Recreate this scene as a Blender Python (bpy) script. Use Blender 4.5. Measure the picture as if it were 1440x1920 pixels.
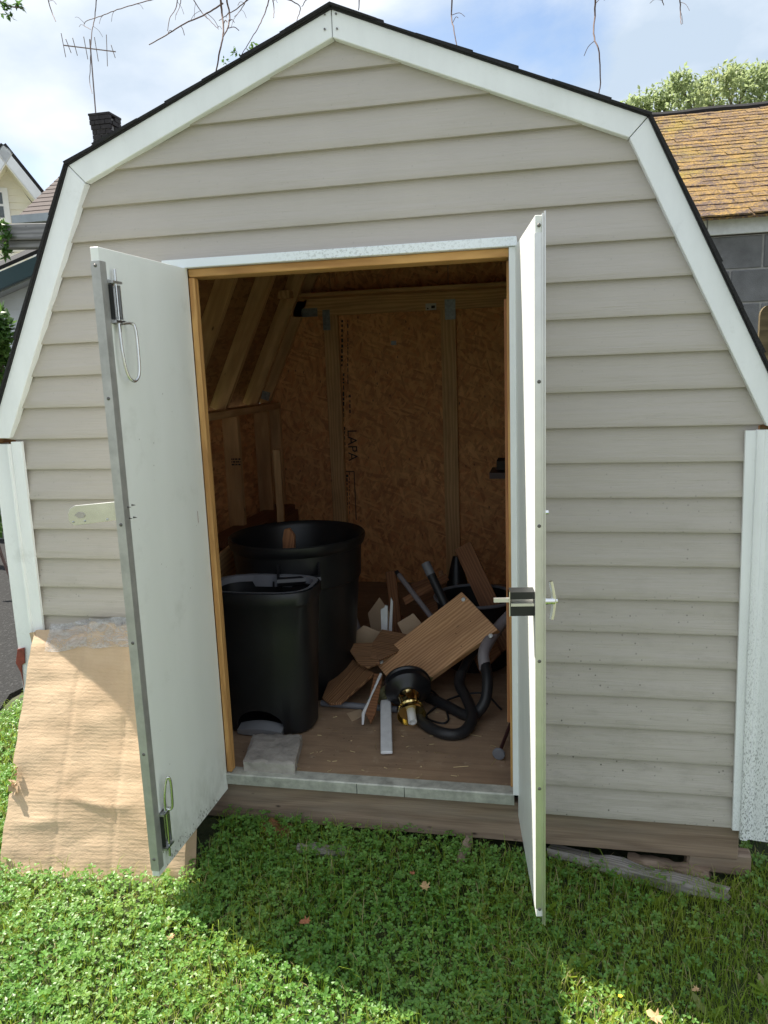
import bpy, bmesh, math, random
from mathutils import Vector, Matrix, Euler, noise
R = math.radians
random.seed(7)
for o in list(bpy.data.objects): bpy.data.objects.remove(o)
scene = bpy.context.scene
col = scene.collection

# ------------------------------------------------------------------ camera
FPX = 1473.456
CAM = Vector((0.58635, -2.32898, 1.40864))
CROT = Euler((1.38950832, 0.0366754, 0.2004522), 'XYZ')
cd = bpy.data.cameras.new('camera')
cam = bpy.data.objects.new('camera', cd); col.objects.link(cam)
cam.location = CAM; cam.rotation_euler = CROT
cd.sensor_fit = 'VERTICAL'; cd.sensor_height = 24.0; cd.sensor_width = 18.0
cd.lens = 24.0 * FPX / 1920.0
cd.clip_start = 0.02; cd.clip_end = 500
scene.camera = cam
CM = CROT.to_matrix()

# ------------------------------------------------------------------ light
SUNV = Vector((-0.60, 0.18, 1.0)).normalized()      # towards the sun
sun_el = math.asin(SUNV.z); sun_az = math.atan2(SUNV.x, SUNV.y)
world = bpy.data.worlds.new('World'); scene.world = world; world.use_nodes = True
wn = world.node_tree; wn.nodes.clear()
def wnode(t, **kw):
    n = wn.nodes.new(t)
    for k, v in kw.items(): setattr(n, k, v)
    return n
wo = wnode('ShaderNodeOutputWorld'); mixs = wnode('ShaderNodeMixShader')
b1 = wnode('ShaderNodeBackground'); b2 = wnode('ShaderNodeBackground')
sky = wnode('ShaderNodeTexSky'); sky.sky_type = 'NISHITA'; sky.sun_disc = False
sky.sun_elevation = sun_el; sky.sun_rotation = sun_az
sky.air_density = 1.0; sky.dust_density = 1.5; sky.ozone_density = 1.0
wn.links.new(sky.outputs[0], b1.inputs[0]); b1.inputs[1].default_value = 0.10
tc = wnode('ShaderNodeTexCoord')
sep = wnode('ShaderNodeSeparateXYZ'); wn.links.new(tc.outputs['Generated'], sep.inputs[0])
def wmath(op, a, b):
    m = wnode('ShaderNodeMath', operation=op)
    for i, v in enumerate((a, b)):
        if isinstance(v, (int, float)): m.inputs[i].default_value = v
        else: wn.links.new(v, m.inputs[i])
    return m.outputs[0]
den = wmath('ADD', wmath('MAXIMUM', sep.outputs[2], 0.0), 0.32)
comb = wnode('ShaderNodeCombineXYZ')
wn.links.new(wmath('ADD', wmath('DIVIDE', sep.outputs[0], den), -0.178), comb.inputs[0])
wn.links.new(wmath('ADD', wmath('DIVIDE', sep.outputs[1], den), 0.166), comb.inputs[1])
comb.inputs[2].default_value = 2.8
nz = wnode('ShaderNodeTexNoise'); nz.inputs['Scale'].default_value = 1.7; nz.inputs['Detail'].default_value = 9; nz.inputs['Roughness'].default_value = 0.56
nz.inputs['Distortion'].default_value = 0.25
wn.links.new(comb.outputs[0], nz.inputs['Vector'])
cr = wnode('ShaderNodeValToRGB')
cr.color_ramp.elements[0].position = 0.27; cr.color_ramp.elements[0].color = (0.0, 0.0, 0.0, 1)
cr.color_ramp.elements[1].position = 0.43; cr.color_ramp.elements[1].color = (1, 1, 1, 1)
wn.links.new(nz.outputs['Fac'], cr.inputs[0])
nz2 = wnode('ShaderNodeTexNoise'); nz2.inputs['Scale'].default_value = 2.6; nz2.inputs['Detail'].default_value = 6; nz2.inputs['Roughness'].default_value = 0.5
wn.links.new(comb.outputs[0], nz2.inputs['Vector'])
cr2 = wnode('ShaderNodeValToRGB')
cr2.color_ramp.elements[0].position = 0.36; cr2.color_ramp.elements[0].color = (0.50, 0.60, 0.72, 1)
cr2.color_ramp.elements[1].position = 0.72; cr2.color_ramp.elements[1].color = (0.97, 1.0, 1.05, 1)
wn.links.new(nz2.outputs['Fac'], cr2.inputs[0])
wn.links.new(cr2.outputs[0], b2.inputs[0]); b2.inputs[1].default_value = 0.61
wn.links.new(cr.outputs[0], mixs.inputs[0]); wn.links.new(b1.outputs[0], mixs.inputs[1]); wn.links.new(b2.outputs[0], mixs.inputs[2])
wn.links.new(mixs.outputs[0], wo.inputs[0])

sl = bpy.data.lights.new('sun', 'SUN'); sl.energy = 5.0; sl.angle = R(0.55); sl.color = (1.0, 0.94, 0.84)
so = bpy.data.objects.new('sun', sl); col.objects.link(so)
so.rotation_euler = SUNV.to_track_quat('Z', 'Y').to_euler(); so.location = (-4, 2, 8)

scene.view_settings.view_transform = 'Standard'; scene.view_settings.look = 'None'
scene.view_settings.gamma = 1.0; scene.view_settings.use_curve_mapping = False
scene.view_settings.exposure = 1.05
scene.cycles.max_bounces = 10; scene.cycles.diffuse_bounces = 5; scene.cycles.transparent_max_bounces = 16

# ------------------------------------------------------------------ measuring helpers (pixels of the 1440x1920 photo -> place)
def ray(u, v): return CM @ Vector((u - 720.0, 960.0 - v, -FPX))
def PY(u, v, y): d = ray(u, v); return CAM + d * ((y - CAM.y) / d.y)
def PZ(u, v, z): d = ray(u, v); return CAM + d * ((z - CAM.z) / d.z)
def PX(u, v, x): d = ray(u, v); return CAM + d * ((x - CAM.x) / d.x)
def PP(u, v, p0, n): d = ray(u, v); return CAM + d * ((p0 - CAM).dot(n) / d.dot(n))

# ------------------------------------------------------------------ object helpers
W = {}
def reg(o, M, parent):
    o.matrix_basis = M; W[o.name] = M
    if parent is not None:
        o.parent = parent; o.matrix_parent_inverse = W[parent.name].inverted()
def tag(o, label=None, cat=None, group=None, kind=None):
    if label: o['label'] = label
    if cat: o['category'] = cat
    if group: o['group'] = group
    if kind: o['kind'] = kind
    return o
def thing(name, loc, label, cat, group=None):
    o = bpy.data.objects.new(name, None); col.objects.link(o); o.empty_display_size = 0.1
    reg(o, Matrix.Translation(Vector(loc)), None)
    return tag(o, label, cat, group)
def obj(name, me, mat=None, parent=None, M=None):
    o = bpy.data.objects.new(name, me); col.objects.link(o)
    if mat is not None and len(me.materials) == 0: me.materials.append(mat)
    reg(o, M or Matrix.Identity(4), parent)
    return o
def dupe(o, M, parent=None, name=None):
    c = bpy.data.objects.new(name or o.name.split('.')[0], o.data); col.objects.link(c); reg(c, M, parent); return c

class MB:
    def __init__(s): s.v = []; s.f = []
    def add(s, vs, fs):
        n = len(s.v); s.v += [tuple(p) for p in vs]; s.f += [tuple(i + n for i in f) for f in fs]; return s
    def box(s, a, b):
        x0, y0, z0 = a; x1, y1, z1 = b
        return s.add([(x0,y0,z0),(x1,y0,z0),(x1,y1,z0),(x0,y1,z0),(x0,y0,z1),(x1,y0,z1),(x1,y1,z1),(x0,y1,z1)],
                     [(0,3,2,1),(4,5,6,7),(0,1,5,4),(1,2,6,5),(2,3,7,6),(3,0,4,7)])
    def extrude(s, poly, vec):
        n = len(poly); vec = Vector(vec); a = [Vector(p) for p in poly]
        return s.add(a + [p + vec for p in a], [tuple(range(n))[::-1], tuple(range(n, 2*n))] + [(i, (i+1) % n, n + (i+1) % n, n + i) for i in range(n)])
    def loft(s, rings, closed=True, cap=True):
        n = len(rings[0]); vs = [p for r in rings for p in r]; fs = []
        m = n if closed else n - 1
        for i in range(len(rings) - 1):
            for j in range(m):
                k = (j + 1) % n
                fs.append((i*n + j, i*n + k, (i+1)*n + k, (i+1)*n + j))
        if cap and closed:
            fs.append(tuple(range(n))[::-1]); fs.append(tuple(range((len(rings)-1)*n, len(rings)*n)))
        return s.add(vs, fs)
    def tube(s, path, r, n=10, cap=True):
        path = [Vector(p) for p in path]; rr = r if isinstance(r, (list, tuple)) else [r] * len(path)
        up = None; rings = []
        for i, p in enumerate(path):
            t = (path[min(i+1, len(path)-1)] - path[max(i-1, 0)]).normalized()
            if up is None: up = t.orthogonal().normalized()
            else:
                up = up - t * up.dot(t)
                up = up.normalized() if up.length > 1e-6 else t.orthogonal().normalized()
            b = t.cross(up)
            rings.append([p + (up * math.cos(2*math.pi*k/n) + b * math.sin(2*math.pi*k/n)) * rr[i] for k in range(n)])
        return s.loft(rings, True, cap)
    def lathe(s, prof, c=(0,0,0), n=32, axis=None, cap=True):
        M = Vector((0,0,1)).rotation_difference(Vector(axis)).to_matrix() if axis is not None else Matrix.Identity(3)
        c = Vector(c)
        return s.loft([[c + M @ Vector((r*math.cos(2*math.pi*k/n), r*math.sin(2*math.pi*k/n), z)) for k in range(n)] for r, z in prof], True, cap)
    def grid(s, f, nu, nv):
        return s.add([f(i/nu, j/nv) for j in range(nv+1) for i in range(nu+1)],
                     [(j*(nu+1)+i, j*(nu+1)+i+1, (j+1)*(nu+1)+i+1, (j+1)*(nu+1)+i) for j in range(nv) for i in range(nu)])
    def mesh(s, name, smooth=None):
        me = bpy.data.meshes.new(name); me.from_pydata(s.v, [], s.f)
        bm = bmesh.new(); bm.from_mesh(me); bmesh.ops.recalc_face_normals(bm, faces=bm.faces); bm.to_mesh(me); bm.free()
        if smooth: me.shade_smooth(); me.set_sharp_from_angle(angle=R(smooth))
        return me
    def build(s, name, mat, parent=None, smooth=None, M=None):
        return obj(name, s.mesh(name, smooth), mat, parent, M)

def boxmesh(name, lx, ly, lz, bev=0.0):
    me = bpy.data.meshes.new(name); bm = bmesh.new(); bmesh.ops.create_cube(bm, size=1)
    bmesh.ops.scale(bm, vec=(lx, ly, lz), verts=bm.verts)
    if bev > 0: bmesh.ops.bevel(bm, geom=bm.edges[:], offset=bev, segments=1, affect='EDGES', profile=0.5)
    bm.to_mesh(me); bm.free(); return me
def basis(o, x, zhint):
    x = Vector(x).normalized(); z = Vector(zhint); z = (z - x * z.dot(x)).normalized(); y = z.cross(x)
    M = Matrix((x, y, z)).transposed().to_4x4(); M.translation = Vector(o); return M
def board(name, p0, p1, w, t, zhint, mat, parent=None, bev=0.002, jig=0.0):
    """a plank from p0 to p1, width w, thickness t along zhint; local X runs with the grain"""
    p0, p1 = Vector(p0), Vector(p1); L = (p1 - p0).length
    me = boxmesh(name, L, w, t, bev)
    if jig:
        for v in me.vertices: v.co += Vector((random.uniform(-jig, jig), random.uniform(-jig, jig), random.uniform(-jig, jig)))
    return obj(name, me, mat, parent, basis((p0 + p1) / 2, p1 - p0, zhint))
def slab(name, pts, t, mat, parent=None, nseg=0):
    """flat piece whose outline is pts (3-D, roughly coplanar), thickness t; local X along the first edge"""
    pts = [Vector(p) for p in pts]; c = sum(pts, Vector()) / len(pts)
    n = Vector()
    for i in range(len(pts)): n += (pts[i] - c).cross(pts[(i+1) % len(pts)] - c)
    n.normalize()
    M = basis(c, pts[1] - pts[0], n); Mi = M.inverted()
    loc = [Mi @ p for p in pts]
    mb = MB().extrude([(p.x, p.y, -t/2) for p in loc], (0, 0, t))
    me = mb.mesh(name)
    bm = bmesh.new(); bm.from_mesh(me); bmesh.ops.bevel(bm, geom=bm.edges[:], offset=min(0.0015, t*0.2), segments=1, affect='EDGES'); bm.to_mesh(me); bm.free()
    return obj(name, me, mat, parent, M)
def text_mesh(body, size, ext=0.0006):
    c = bpy.data.curves.new('txt', 'FONT'); c.body = body; c.size = size; c.extrude = ext; c.align_x = 'CENTER'; c.align_y = 'CENTER'; c.resolution_u = 3
    o = bpy.data.objects.new('txt', c); col.objects.link(o)
    dg = bpy.context.evaluated_depsgraph_get(); me = bpy.data.meshes.new_from_object(o.evaluated_get(dg))
    bpy.data.objects.remove(o); bpy.data.curves.remove(c); me.materials.clear(); return me
def catmull(pts, n=8):
    pts = [Vector(p) for p in pts]; P = [pts[0]*2 - pts[1]] + pts + [pts[-1]*2 - pts[-2]]; out = []
    for i in range(1, len(P) - 2):
        a, b, c, d = P[i-1:i+3]
        for k in range(n):
            t = k / n
            out.append(0.5*((2*b) + (c-a)*t + (2*a-5*b+4*c-d)*t*t + (3*b-3*c+d-a)*t**3))
    return out + [pts[-1]]

# ------------------------------------------------------------------ materials
class NT:
    def __init__(s, name):
        s.m = bpy.data.materials.new(name); s.m.use_nodes = True; s.t = s.m.node_tree
        s.p = s.t.nodes['Principled BSDF']; s.out = s.t.nodes['Material Output']
    def n(s, t, **kw):
        x = s.t.nodes.new(t)
        for k, v in kw.items(): setattr(x, k, v)
        return x
    def L(s, a, b): s.t.links.new(a, b)
    def co(s, which='Object', scale=(1,1,1), rot=(0,0,0), rnd=0.0):
        c = s.n('ShaderNodeTexCoord').outputs[which]
        if rnd:
            oi = s.n('ShaderNodeObjectInfo'); m = s.n('ShaderNodeMath', operation='MULTIPLY'); s.L(oi.outputs['Random'], m.inputs[0]); m.inputs[1].default_value = rnd
            cb = s.n('ShaderNodeCombineXYZ'); s.L(m.outputs[0], cb.inputs[0]); s.L(m.outputs[0], cb.inputs[1]); s.L(m.outputs[0], cb.inputs[2])
            va = s.n('ShaderNodeVectorMath', operation='ADD'); s.L(c, va.inputs[0]); s.L(cb.outputs[0], va.inputs[1]); c = va.outputs[0]
        mp = s.n('ShaderNodeMapping'); mp.inputs['Scale'].default_value = scale; mp.inputs['Rotation'].default_value = rot
        s.L(c, mp.inputs[0]); return mp.outputs[0]
    def noise(s, vec, scale=5, detail=4, rough=.5, dist=0):
        x = s.n('ShaderNodeTexNoise'); x.inputs['Scale'].default_value = scale; x.inputs['Detail'].default_value = detail
        x.inputs['Roughness'].default_value = rough; x.inputs['Distortion'].default_value = dist; s.L(vec, x.inputs['Vector']); return x.outputs['Fac']
    def voro(s, vec, scale=5, feat='F1', out='Distance', rnd=1.0):
        x = s.n('ShaderNodeTexVoronoi', feature=feat); x.inputs['Scale'].default_value = scale; x.inputs['Randomness'].default_value = rnd; s.L(vec, x.inputs['Vector']); return x.outputs[out]
    def ramp(s, fac, stops):
        x = s.n('ShaderNodeValToRGB'); e = x.color_ramp.elements
        while len(e) < len(stops): e.new(0.5)
        for i, (p, c) in enumerate(stops):
            e[i].position = p; e[i].color = (c, c, c, 1) if isinstance(c, (int, float)) else (*c, 1)
        s.L(fac, x.inputs[0]); return x.outputs[0]
    def mix(s, fac, a, b, mode='MIX'):
        x = s.n('ShaderNodeMix', data_type='RGBA', blend_type=mode)
        for sock, v in ((x.inputs[0], fac), (x.inputs[6], a), (x.inputs[7], b)):
            if isinstance(v, (int, float)): sock.default_value = v
            elif isinstance(v, tuple): sock.default_value = (*v, 1)
            else: s.L(v, sock)
        return x.outputs[2]
    def math(s, op, a, b=0.0):
        m = s.n('ShaderNodeMath', operation=op)
        for i, v in enumerate((a, b)):
            if isinstance(v, (int, float)): m.inputs[i].default_value = v
            else: s.L(v, m.inputs[i])
        return m.outputs[0]
    def bump(s, h, strength=.3, dist=.01, prev=None):
        b = s.n('ShaderNodeBump'); b.inputs['Strength'].default_value = strength; b.inputs['Distance'].default_value = dist
        s.L(h, b.inputs['Height'])
        if prev is not None: s.L(prev, b.inputs['Normal'])
        return b.outputs[0]
    def fin(s, col=None, rough=.6, metal=0, nrm=None, spec=None):
        p = s.p
        if isinstance(col, tuple): p.inputs['Base Color'].default_value = (*col, 1)
        elif col is not None: s.L(col, p.inputs['Base Color'])
        if isinstance(rough, (int, float)): p.inputs['Roughness'].default_value = rough
        else: s.L(rough, p.inputs['Roughness'])
        p.inputs['Metallic'].default_value = metal
        if nrm is not None: s.L(nrm, p.inputs['Normal'])
        if spec is not None: p.inputs['Specular IOR Level'].default_value = spec
        return s.m
M_ = {}
def plain(name, c, rough=.5, metal=0, var=.15, vs=8, bump=0.0, bs=60, spec=None):
    t = NT(name); co = t.co(rnd=7.0); n = t.noise(co, vs, 5, .6)
    d = tuple(x*(1-var) for x in c); l = tuple(min(1, x*(1+var)) for x in c)
    colr = t.ramp(n, [(.3, d), (.7, l)])
    nrm = t.bump(t.noise(co, bs, 4, .6), bump, .004) if bump else None
    M_[name] = t.fin(colr, rough, metal, nrm, spec); return M_[name]
def wood(name, light, dark, rough=.7, rings=55, knots=True, bump=.25, grey=None, streak=1.0, ww=.55):
    t = NT(name)
    co = t.co(rnd=13.0)
    warp = t.noise(t.co(scale=(1.2, 9, 9), rnd=13.0), 1.3, 3, .5)
    mp = t.n('ShaderNodeVectorMath', operation='MULTIPLY_ADD'); t.L(co, mp.inputs[0]); mp.inputs[1].default_value = (0.6, 1, 1)
    cb = t.n('ShaderNodeCombineXYZ'); t.L(t.math('MULTIPLY', warp, .06 * streak), cb.inputs[1]); t.L(t.math('MULTIPLY', warp, .03), cb.inputs[2]); t.L(cb.outputs[0], mp.inputs[2])
    wv = t.n('ShaderNodeTexWave', wave_type='BANDS', bands_direction='Y'); wv.inputs['Scale'].default_value = rings * .3; wv.inputs['Distortion'].default_value = 1.6; wv.inputs['Detail'].default_value = 2; wv.inputs['Detail Scale'].default_value = .6
    t.L(mp.outputs[0], wv.inputs['Vector'])
    fine = t.noise(t.co(scale=(3, 120, 120), rnd=13.0), 1.5, 4, .6)
    g = t.math('ADD', t.math('MULTIPLY', wv.outputs['Fac'], ww), t.math('MULTIPLY', fine, 1.05 - ww))
    c = t.mix(t.ramp(g, [(.25, 0.0), (.85, 1.0)]), light, dark)
    blotch = t.noise(t.co(scale=(1.5, 6, 6), rnd=5.0), 2, 4, .6)
    c = t.mix(t.math('MULTIPLY', t.ramp(blotch, [(.45, 0.0), (.75, 1.0)]), .55), c, grey or tuple(x*.62 for x in dark))
    if knots:
        kv = t.voro(t.co(scale=(1, 2.2, 2.2), rnd=13.0), 5.5)
        c = t.mix(t.ramp(kv, [(.035, 1.0), (.075, 0.0)]), c, tuple(x*.3 for x in dark))
    M_[name] = t.fin(c, rough, 0, t.bump(g, bump, .003)); return M_[name]

# --- vinyl siding
def siding(name, base, dirt=True):
    t = NT(name); w = t.co()
    n1 = t.noise(t.co(scale=(5, 5, 150)), 1.0, 5, .65, .6)
    n2 = t.noise(t.co(scale=(1.2, 1.2, 26)), 1.6, 4, .55, .9)
    big = t.noise(w, 1.7, 5, .6)
    c = t.mix(t.ramp(big, [(.3, 0.0), (.75, 1.0)]), tuple(x*.93 for x in base), tuple(min(1, x*1.05) for x in base))
    c = t.mix(t.math('MULTIPLY', t.ramp(n1, [(.35, 1.0), (.55, 0.0)]), .07), c, tuple(x*.6 for x in base))
    if dirt:
        sx = t.n('ShaderNodeSeparateXYZ'); t.L(w, sx.inputs[0])
        low = t.ramp(t.math('MULTIPLY', sx.outputs[2], .5), [(.0, 1.0), (.62, .12)])
        m = t.ramp(t.noise(w, 5.5, 4, .65), [(.42, 0.0), (.58, 1.0)])
        sp = t.ramp(t.voro(t.co(scale=(1, 1, .9)), 44), [(.07, 1.0), (.14, 0.0)])
        sp2 = t.ramp(t.noise(t.co(scale=(1, 1, 2)), 130, 3, .7), [(.64, 0.0), (.72, 1.0)])
        d = t.math('MULTIPLY', t.math('MULTIPLY', t.math('MAXIMUM', sp, t.math('MULTIPLY', sp2, .7)), m), t.math('MULTIPLY', low, 1.0))
        c = t.mix(d, c, (.035, .035, .025))
        smear = t.math('MULTIPLY', t.math('MULTIPLY', t.ramp(t.noise(t.co(scale=(3, 3, 9)), 2.2, 5, .7), [(.5, 0.0), (.8, 1.0)]), low), .45)
        c = t.mix(smear, c, (.17, .15, .11))
    nr = t.bump(n1, .38, .004); nr = t.bump(n2, .28, .008, nr)
    nr = t.bump(t.noise(t.co(scale=(1, 1, 3)), 2.4, 3, .5), .25, .05, nr)
    M_[name] = t.fin(c, .48, 0, nr, .4)
siding('vinyl', (.475, .43, .385))
# --- white coated trim, with and without mildew
def trim(name, base, mild=0.0, rough=.38):
    t = NT(name); w = t.co()
    c = t.mix(t.ramp(t.noise(t.co(scale=(4, 4, 1.2)), 2.4, 6, .65), [(.3, 0.0), (.8, 1.0)]), base, tuple(x*.86 for x in base))
    smg = t.ramp(t.noise(w, 9, 6, .7), [(.6, 0.0), (.8, 1.0)])
    c = t.mix(t.math('MULTIPLY', smg, .35), c, (.42, .42, .38))
    if mild:
        sx = t.n('ShaderNodeSeparateXYZ'); t.L(w, sx.inputs[0])
        low = t.ramp(t.math('ADD', t.math('MULTIPLY', sx.outputs[2], .5), .05), [(.0, 1.0), (.5, .0)])
        sp = t.ramp(t.noise(t.co(scale=(1, 1, .4)), 300, 3, .75), [(.53, 0.0), (.58, 1.0)])
        m = t.ramp(t.noise(t.co(scale=(6, 6, .7)), 3.2, 4, .6), [(.34, 0.0), (.58, 1.0)])
        c = t.mix(t.math('MULTIPLY', t.math('MULTIPLY', sp, m), t.math('MULTIPLY', low, mild)), c, (.06, .065, .06))
    M_[name] = t.fin(c, rough, 0, t.bump(t.noise(w, 7, 3, .5), .10, .02), .45)
trim('white_trim', (.90, .915, .92)); trim('mildew_trim', (.90, .915, .92), 1.0); trim('corner_trim', (.90, .915, .92), .25)
trim('door_paint', (.84, .86, .81)); trim('white_gate', (.86, .87, .84))
def worn_door():
    t = NT('door_paint'); w = t.co()
    c = t.mix(t.ramp(t.noise(t.co(scale=(3, 3, .8)), 2.2, 6, .65), [(.3, 0.0), (.8, 1.0)]), (.91, .92, .885), (.85, .865, .82))
    c = t.mix(t.math('MULTIPLY', t.ramp(t.noise(w, 6, 6, .72), [(.58, 0.0), (.78, 1.0)]), .3), c, (.48, .48, .42))
    c = t.mix(t.math('MULTIPLY', t.ramp(t.voro(w, 23), [(.03, 1.0), (.06, 0.0)]), t.ramp(t.noise(w, 3, 3, .5), [(.5, 0.0), (.6, .7)])), c, (.30, .29, .25))
    sx = t.n('ShaderNodeSeparateXYZ'); t.L(w, sx.inputs[0])
    low = t.ramp(sx.outputs[2], [(.0, 1.0), (.22, 0.0)])
    c = t.mix(t.math('MULTIPLY', low, t.ramp(t.noise(t.co(scale=(1, 1, .5)), 16, 6, .7), [(.42, 0.0), (.7, .6)])), c, (.30, .30, .24))
    nr = t.bump(t.noise(t.co(scale=(1, 1, .4)), 2.6, 2, .5), .25, .05); nr = t.bump(t.noise(w, 60, 3, .6), .05, .003, nr)
    M_['door_paint'] = t.fin(c, .42, 0, nr, .4)
worn_door()
def mottled_trim():
    t = NT('speckled_trim'); w = t.co()
    sx = t.n('ShaderNodeSeparateXYZ'); t.L(w, sx.inputs[0])
    ms = t.ramp(t.math('ADD', t.math('MULTIPLY', sx.outputs[0], .5), .5), [(.38, 0.0), (.5, 1.0), (.72, .45)])
    sp = t.ramp(t.noise(w, 110, 4, .75), [(.50, 0.0), (.60, 1.0)])
    c = t.mix(t.math('MULTIPLY', t.math('MULTIPLY', sp, ms), .55), (.82, .86, .88), (.36, .37, .36))
    M_['speckled_trim'] = t.fin(c, .4, 0, None, .45)
mottled_trim()
# --- woods
wood('pine', (.74, .47, .22), (.54, .31, .13)); wood('jamb_pine', (.66, .37, .13), (.45, .22, .07), rings=80)
wood('red_pine', (.44, .20, .085), (.32, .13, .05), rings=80); plain('threshold_metal', (.43, .43, .38), .55, .15, .35, 22, .2)
wood('shelf_pine', (.70, .42, .225), (.46, .22, .095), rings=85, bump=.2, rough=.5)
wood('treated', (.33, .24, .17), (.16, .108, .075), rings=26, grey=(.26, .225, .185), bump=.5, ww=.25, streak=2.5)
wood('weathered', (.36, .33, .30), (.15, .125, .10), rings=75, grey=(.44, .43, .41), bump=.9, rough=.85, knots=False, ww=.3, streak=2.0)
wood('grey_beam', (.30, .29, .29), (.17, .165, .165), rings=30, grey=(.12, .12, .12), bump=.5, rough=.85)
wood('brown_shake', (.34, .18, .085), (.13, .058, .024), rings=120, bump=.8, rough=.6, knots=False)
wood('dark_plank', (.27, .12, .05), (.17, .068, .028), rings=70)
def plywood():
    t = NT('plywood')
    g = t.noise(t.co(scale=(2.2, 26, 26)), 1.4, 6, .65, .5); b = t.noise(t.co(), 3.5, 6, .62); d = t.noise(t.co(), 22, 6, .7)
    c = t.mix(t.ramp(g, [(.3, 0.0), (.75, 1.0)]), (.38, .26, .165), (.25, .16, .098))
    c = t.mix(t.math('MULTIPLY', t.ramp(b, [(.45, 0.0), (.7, 1.0)]), .6), c, (.18, .125, .085))
    c = t.mix(t.math('MULTIPLY', t.ramp(d, [(.58, 0.0), (.74, 1.0)]), .5), c, (.52, .41, .29))
    dk = t.ramp(t.voro(t.co(), 34), [(.06, 1.0), (.12, 0.0)])
    c = t.mix(t.math('MULTIPLY', dk, t.ramp(b, [(.5, 0.0), (.56, .8)])), c, (.03, .02, .012))
    M_['plywood'] = t.fin(c, .8, 0, t.bump(d, .25, .004))
plywood()
def osb(name, k=1.0):
    t = NT(name); c = None; prev = None
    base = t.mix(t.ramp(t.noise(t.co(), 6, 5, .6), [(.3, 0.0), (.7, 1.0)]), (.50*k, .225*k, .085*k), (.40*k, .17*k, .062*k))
    for i, (ax, sc, lo) in enumerate(((0.5, 1.0, .62), (1.35, 1.2, .62), (2.3, .9, .66), (1.0, 1.4, .64), (1.8, 1.1, .66), (2.8, 1.2, .7))):
        mp_ = t.n('ShaderNodeMapping'); mp_.inputs['Scale'].default_value = (13*sc, 13*sc, 60*sc); t.L(t.co(rot=(0, ax, 0)), mp_.inputs[0]); v = mp_.outputs[0]
        cell = t.voro(v, 1.0, out='Color')
        s = t.n('ShaderNodeSeparateColor'); t.L(cell, s.inputs[0])
        m = t.ramp(s.outputs[0], [(lo, 0.0), (lo + .03, 1.0)])
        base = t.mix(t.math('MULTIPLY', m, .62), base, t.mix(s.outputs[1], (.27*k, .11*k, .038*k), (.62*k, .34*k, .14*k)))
    flk = t.ramp(t.voro(t.co(scale=(1, 1, .5), rot=(0, .5, 0)), 19), [(.05, 1.0), (.10, 0.0)])
    base = t.mix(t.math('MULTIPLY', flk, .8), base, (.045, .02, .01))
    M_[name] = t.fin(base, .75, 0, t.bump(t.noise(t.co(), 60, 4, .7), .3, .003))
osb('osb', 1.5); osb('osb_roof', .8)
# --- metals, plastics
plain('aluminium', (.72, .71, .68), .38, .9, .07, 14, .05); plain('steel', (.56, .57, .58), .34, 1.0, .14, 30)
plain('zinc', (.70, .70, .68), .25, 1.0, .12, 12); plain('chrome', (.80, .80, .80), .08, 1.0, .03)
plain('brass', (.86, .69, .31), .16, 1.0, .06); plain('aged_brass', (.22, .19, .08), .5, .7, .3, 30)
plain('dark_metal', (.035, .036, .036), .4, .6, .2); plain('screw', (.16, .15, .14), .5, .8, .2)
plain('galv', (.28, .30, .31), .5, .8, .3, 60); plain('edge_metal', (.46, .45, .43), .55, .6, .15, 20, .1)
plain('black_plastic', (.011, .0115, .0125), .40, 0, .4, 5, .05, 160, .45); plain('black_gloss', (.012, .012, .014), .28, 0, .1)
plain('rubber', (.016, .016, .018), .5, 0, .2, 20, .1); plain('grey_plastic', (.17, .175, .195), .45, 0, .08)
plain('silver_plastic', (.30, .31, .33), .3, .3, .08); plain('white_plastic', (.74, .74, .72), .4, 0, .05)
plain('mauve_plastic', (.25, .225, .235), .45, 0, .08); plain('blue_plastic', (.02, .10, .20), .4, 0, .1)
plain('white_paint', (.74, .75, .76), .5, 0, .1, 24, .2); plain('paper', (.62, .61, .58), .7, 0, .1)
plain('ink', (.03, .022, .018), .8, 0, .2); plain('maroon', (.055, .022, .022), .5, 0, .2)
plain('red_paint', (.24, .05, .035), .6, 0, .25, 40, .3); plain('dead_leaf', (.33, .13, .06), .7, 0, .3, 40, .3)
plain('tan_leaf', (.46, .30, .15), .7, 0, .3, 40, .3); plain('straw', (.42, .32, .17), .8, 0, .2)
plain('concrete', (.34, .315, .285), .9, 0, .28, 14, .8, 90); plain('foundation', (.22, .22, .21), .9, 0, .2, 6, .5, 60)
plain('block_face', (.17, .17, .175), .92, 0, .22, 9, .9, 190); plain('mortar', (.31, .30, .29), .95, 0, .15, 20, .7, 120)
plain('teal', (.014, .045, .052), .5, 0, .1); plain('soffit', (.34, .35, .36), .6, 0, .06)
plain('lap_white', (.70, .72, .78), .5, 0, .05); plain('lap_yellow', (.77, .735, .63), .5, 0, .05, 3)
plain('frame_white', (.80, .81, .82), .45, 0, .05); plain('gutter', (.30, .33, .35), .4, .2, .1)
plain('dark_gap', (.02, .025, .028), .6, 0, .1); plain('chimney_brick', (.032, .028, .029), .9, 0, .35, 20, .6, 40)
plain('twig', (.16, .105, .09), .8, 0, .2, 30); plain('antenna', (.19, .15, .14), .5, .5, .1)
plain('bark', (.13, .105, .08), .9, 0, .3, 14, .8, 30); plain('yellow_petal', (.75, .55, .03), .6, 0, .1); plain('berry', (.45, .02, .02), .4, 0, .1)
def glass():
    t = NT('window_glass'); c = t.ramp(t.noise(t.co(), 1.6, 5, .65), [(.35, (.02, .03, .03)), (.6, (.06, .08, .085)), (.75, (.16, .19, .2))])
    M_['window_glass'] = t.fin(c, .06, 0, None, .8)
glass()
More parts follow.
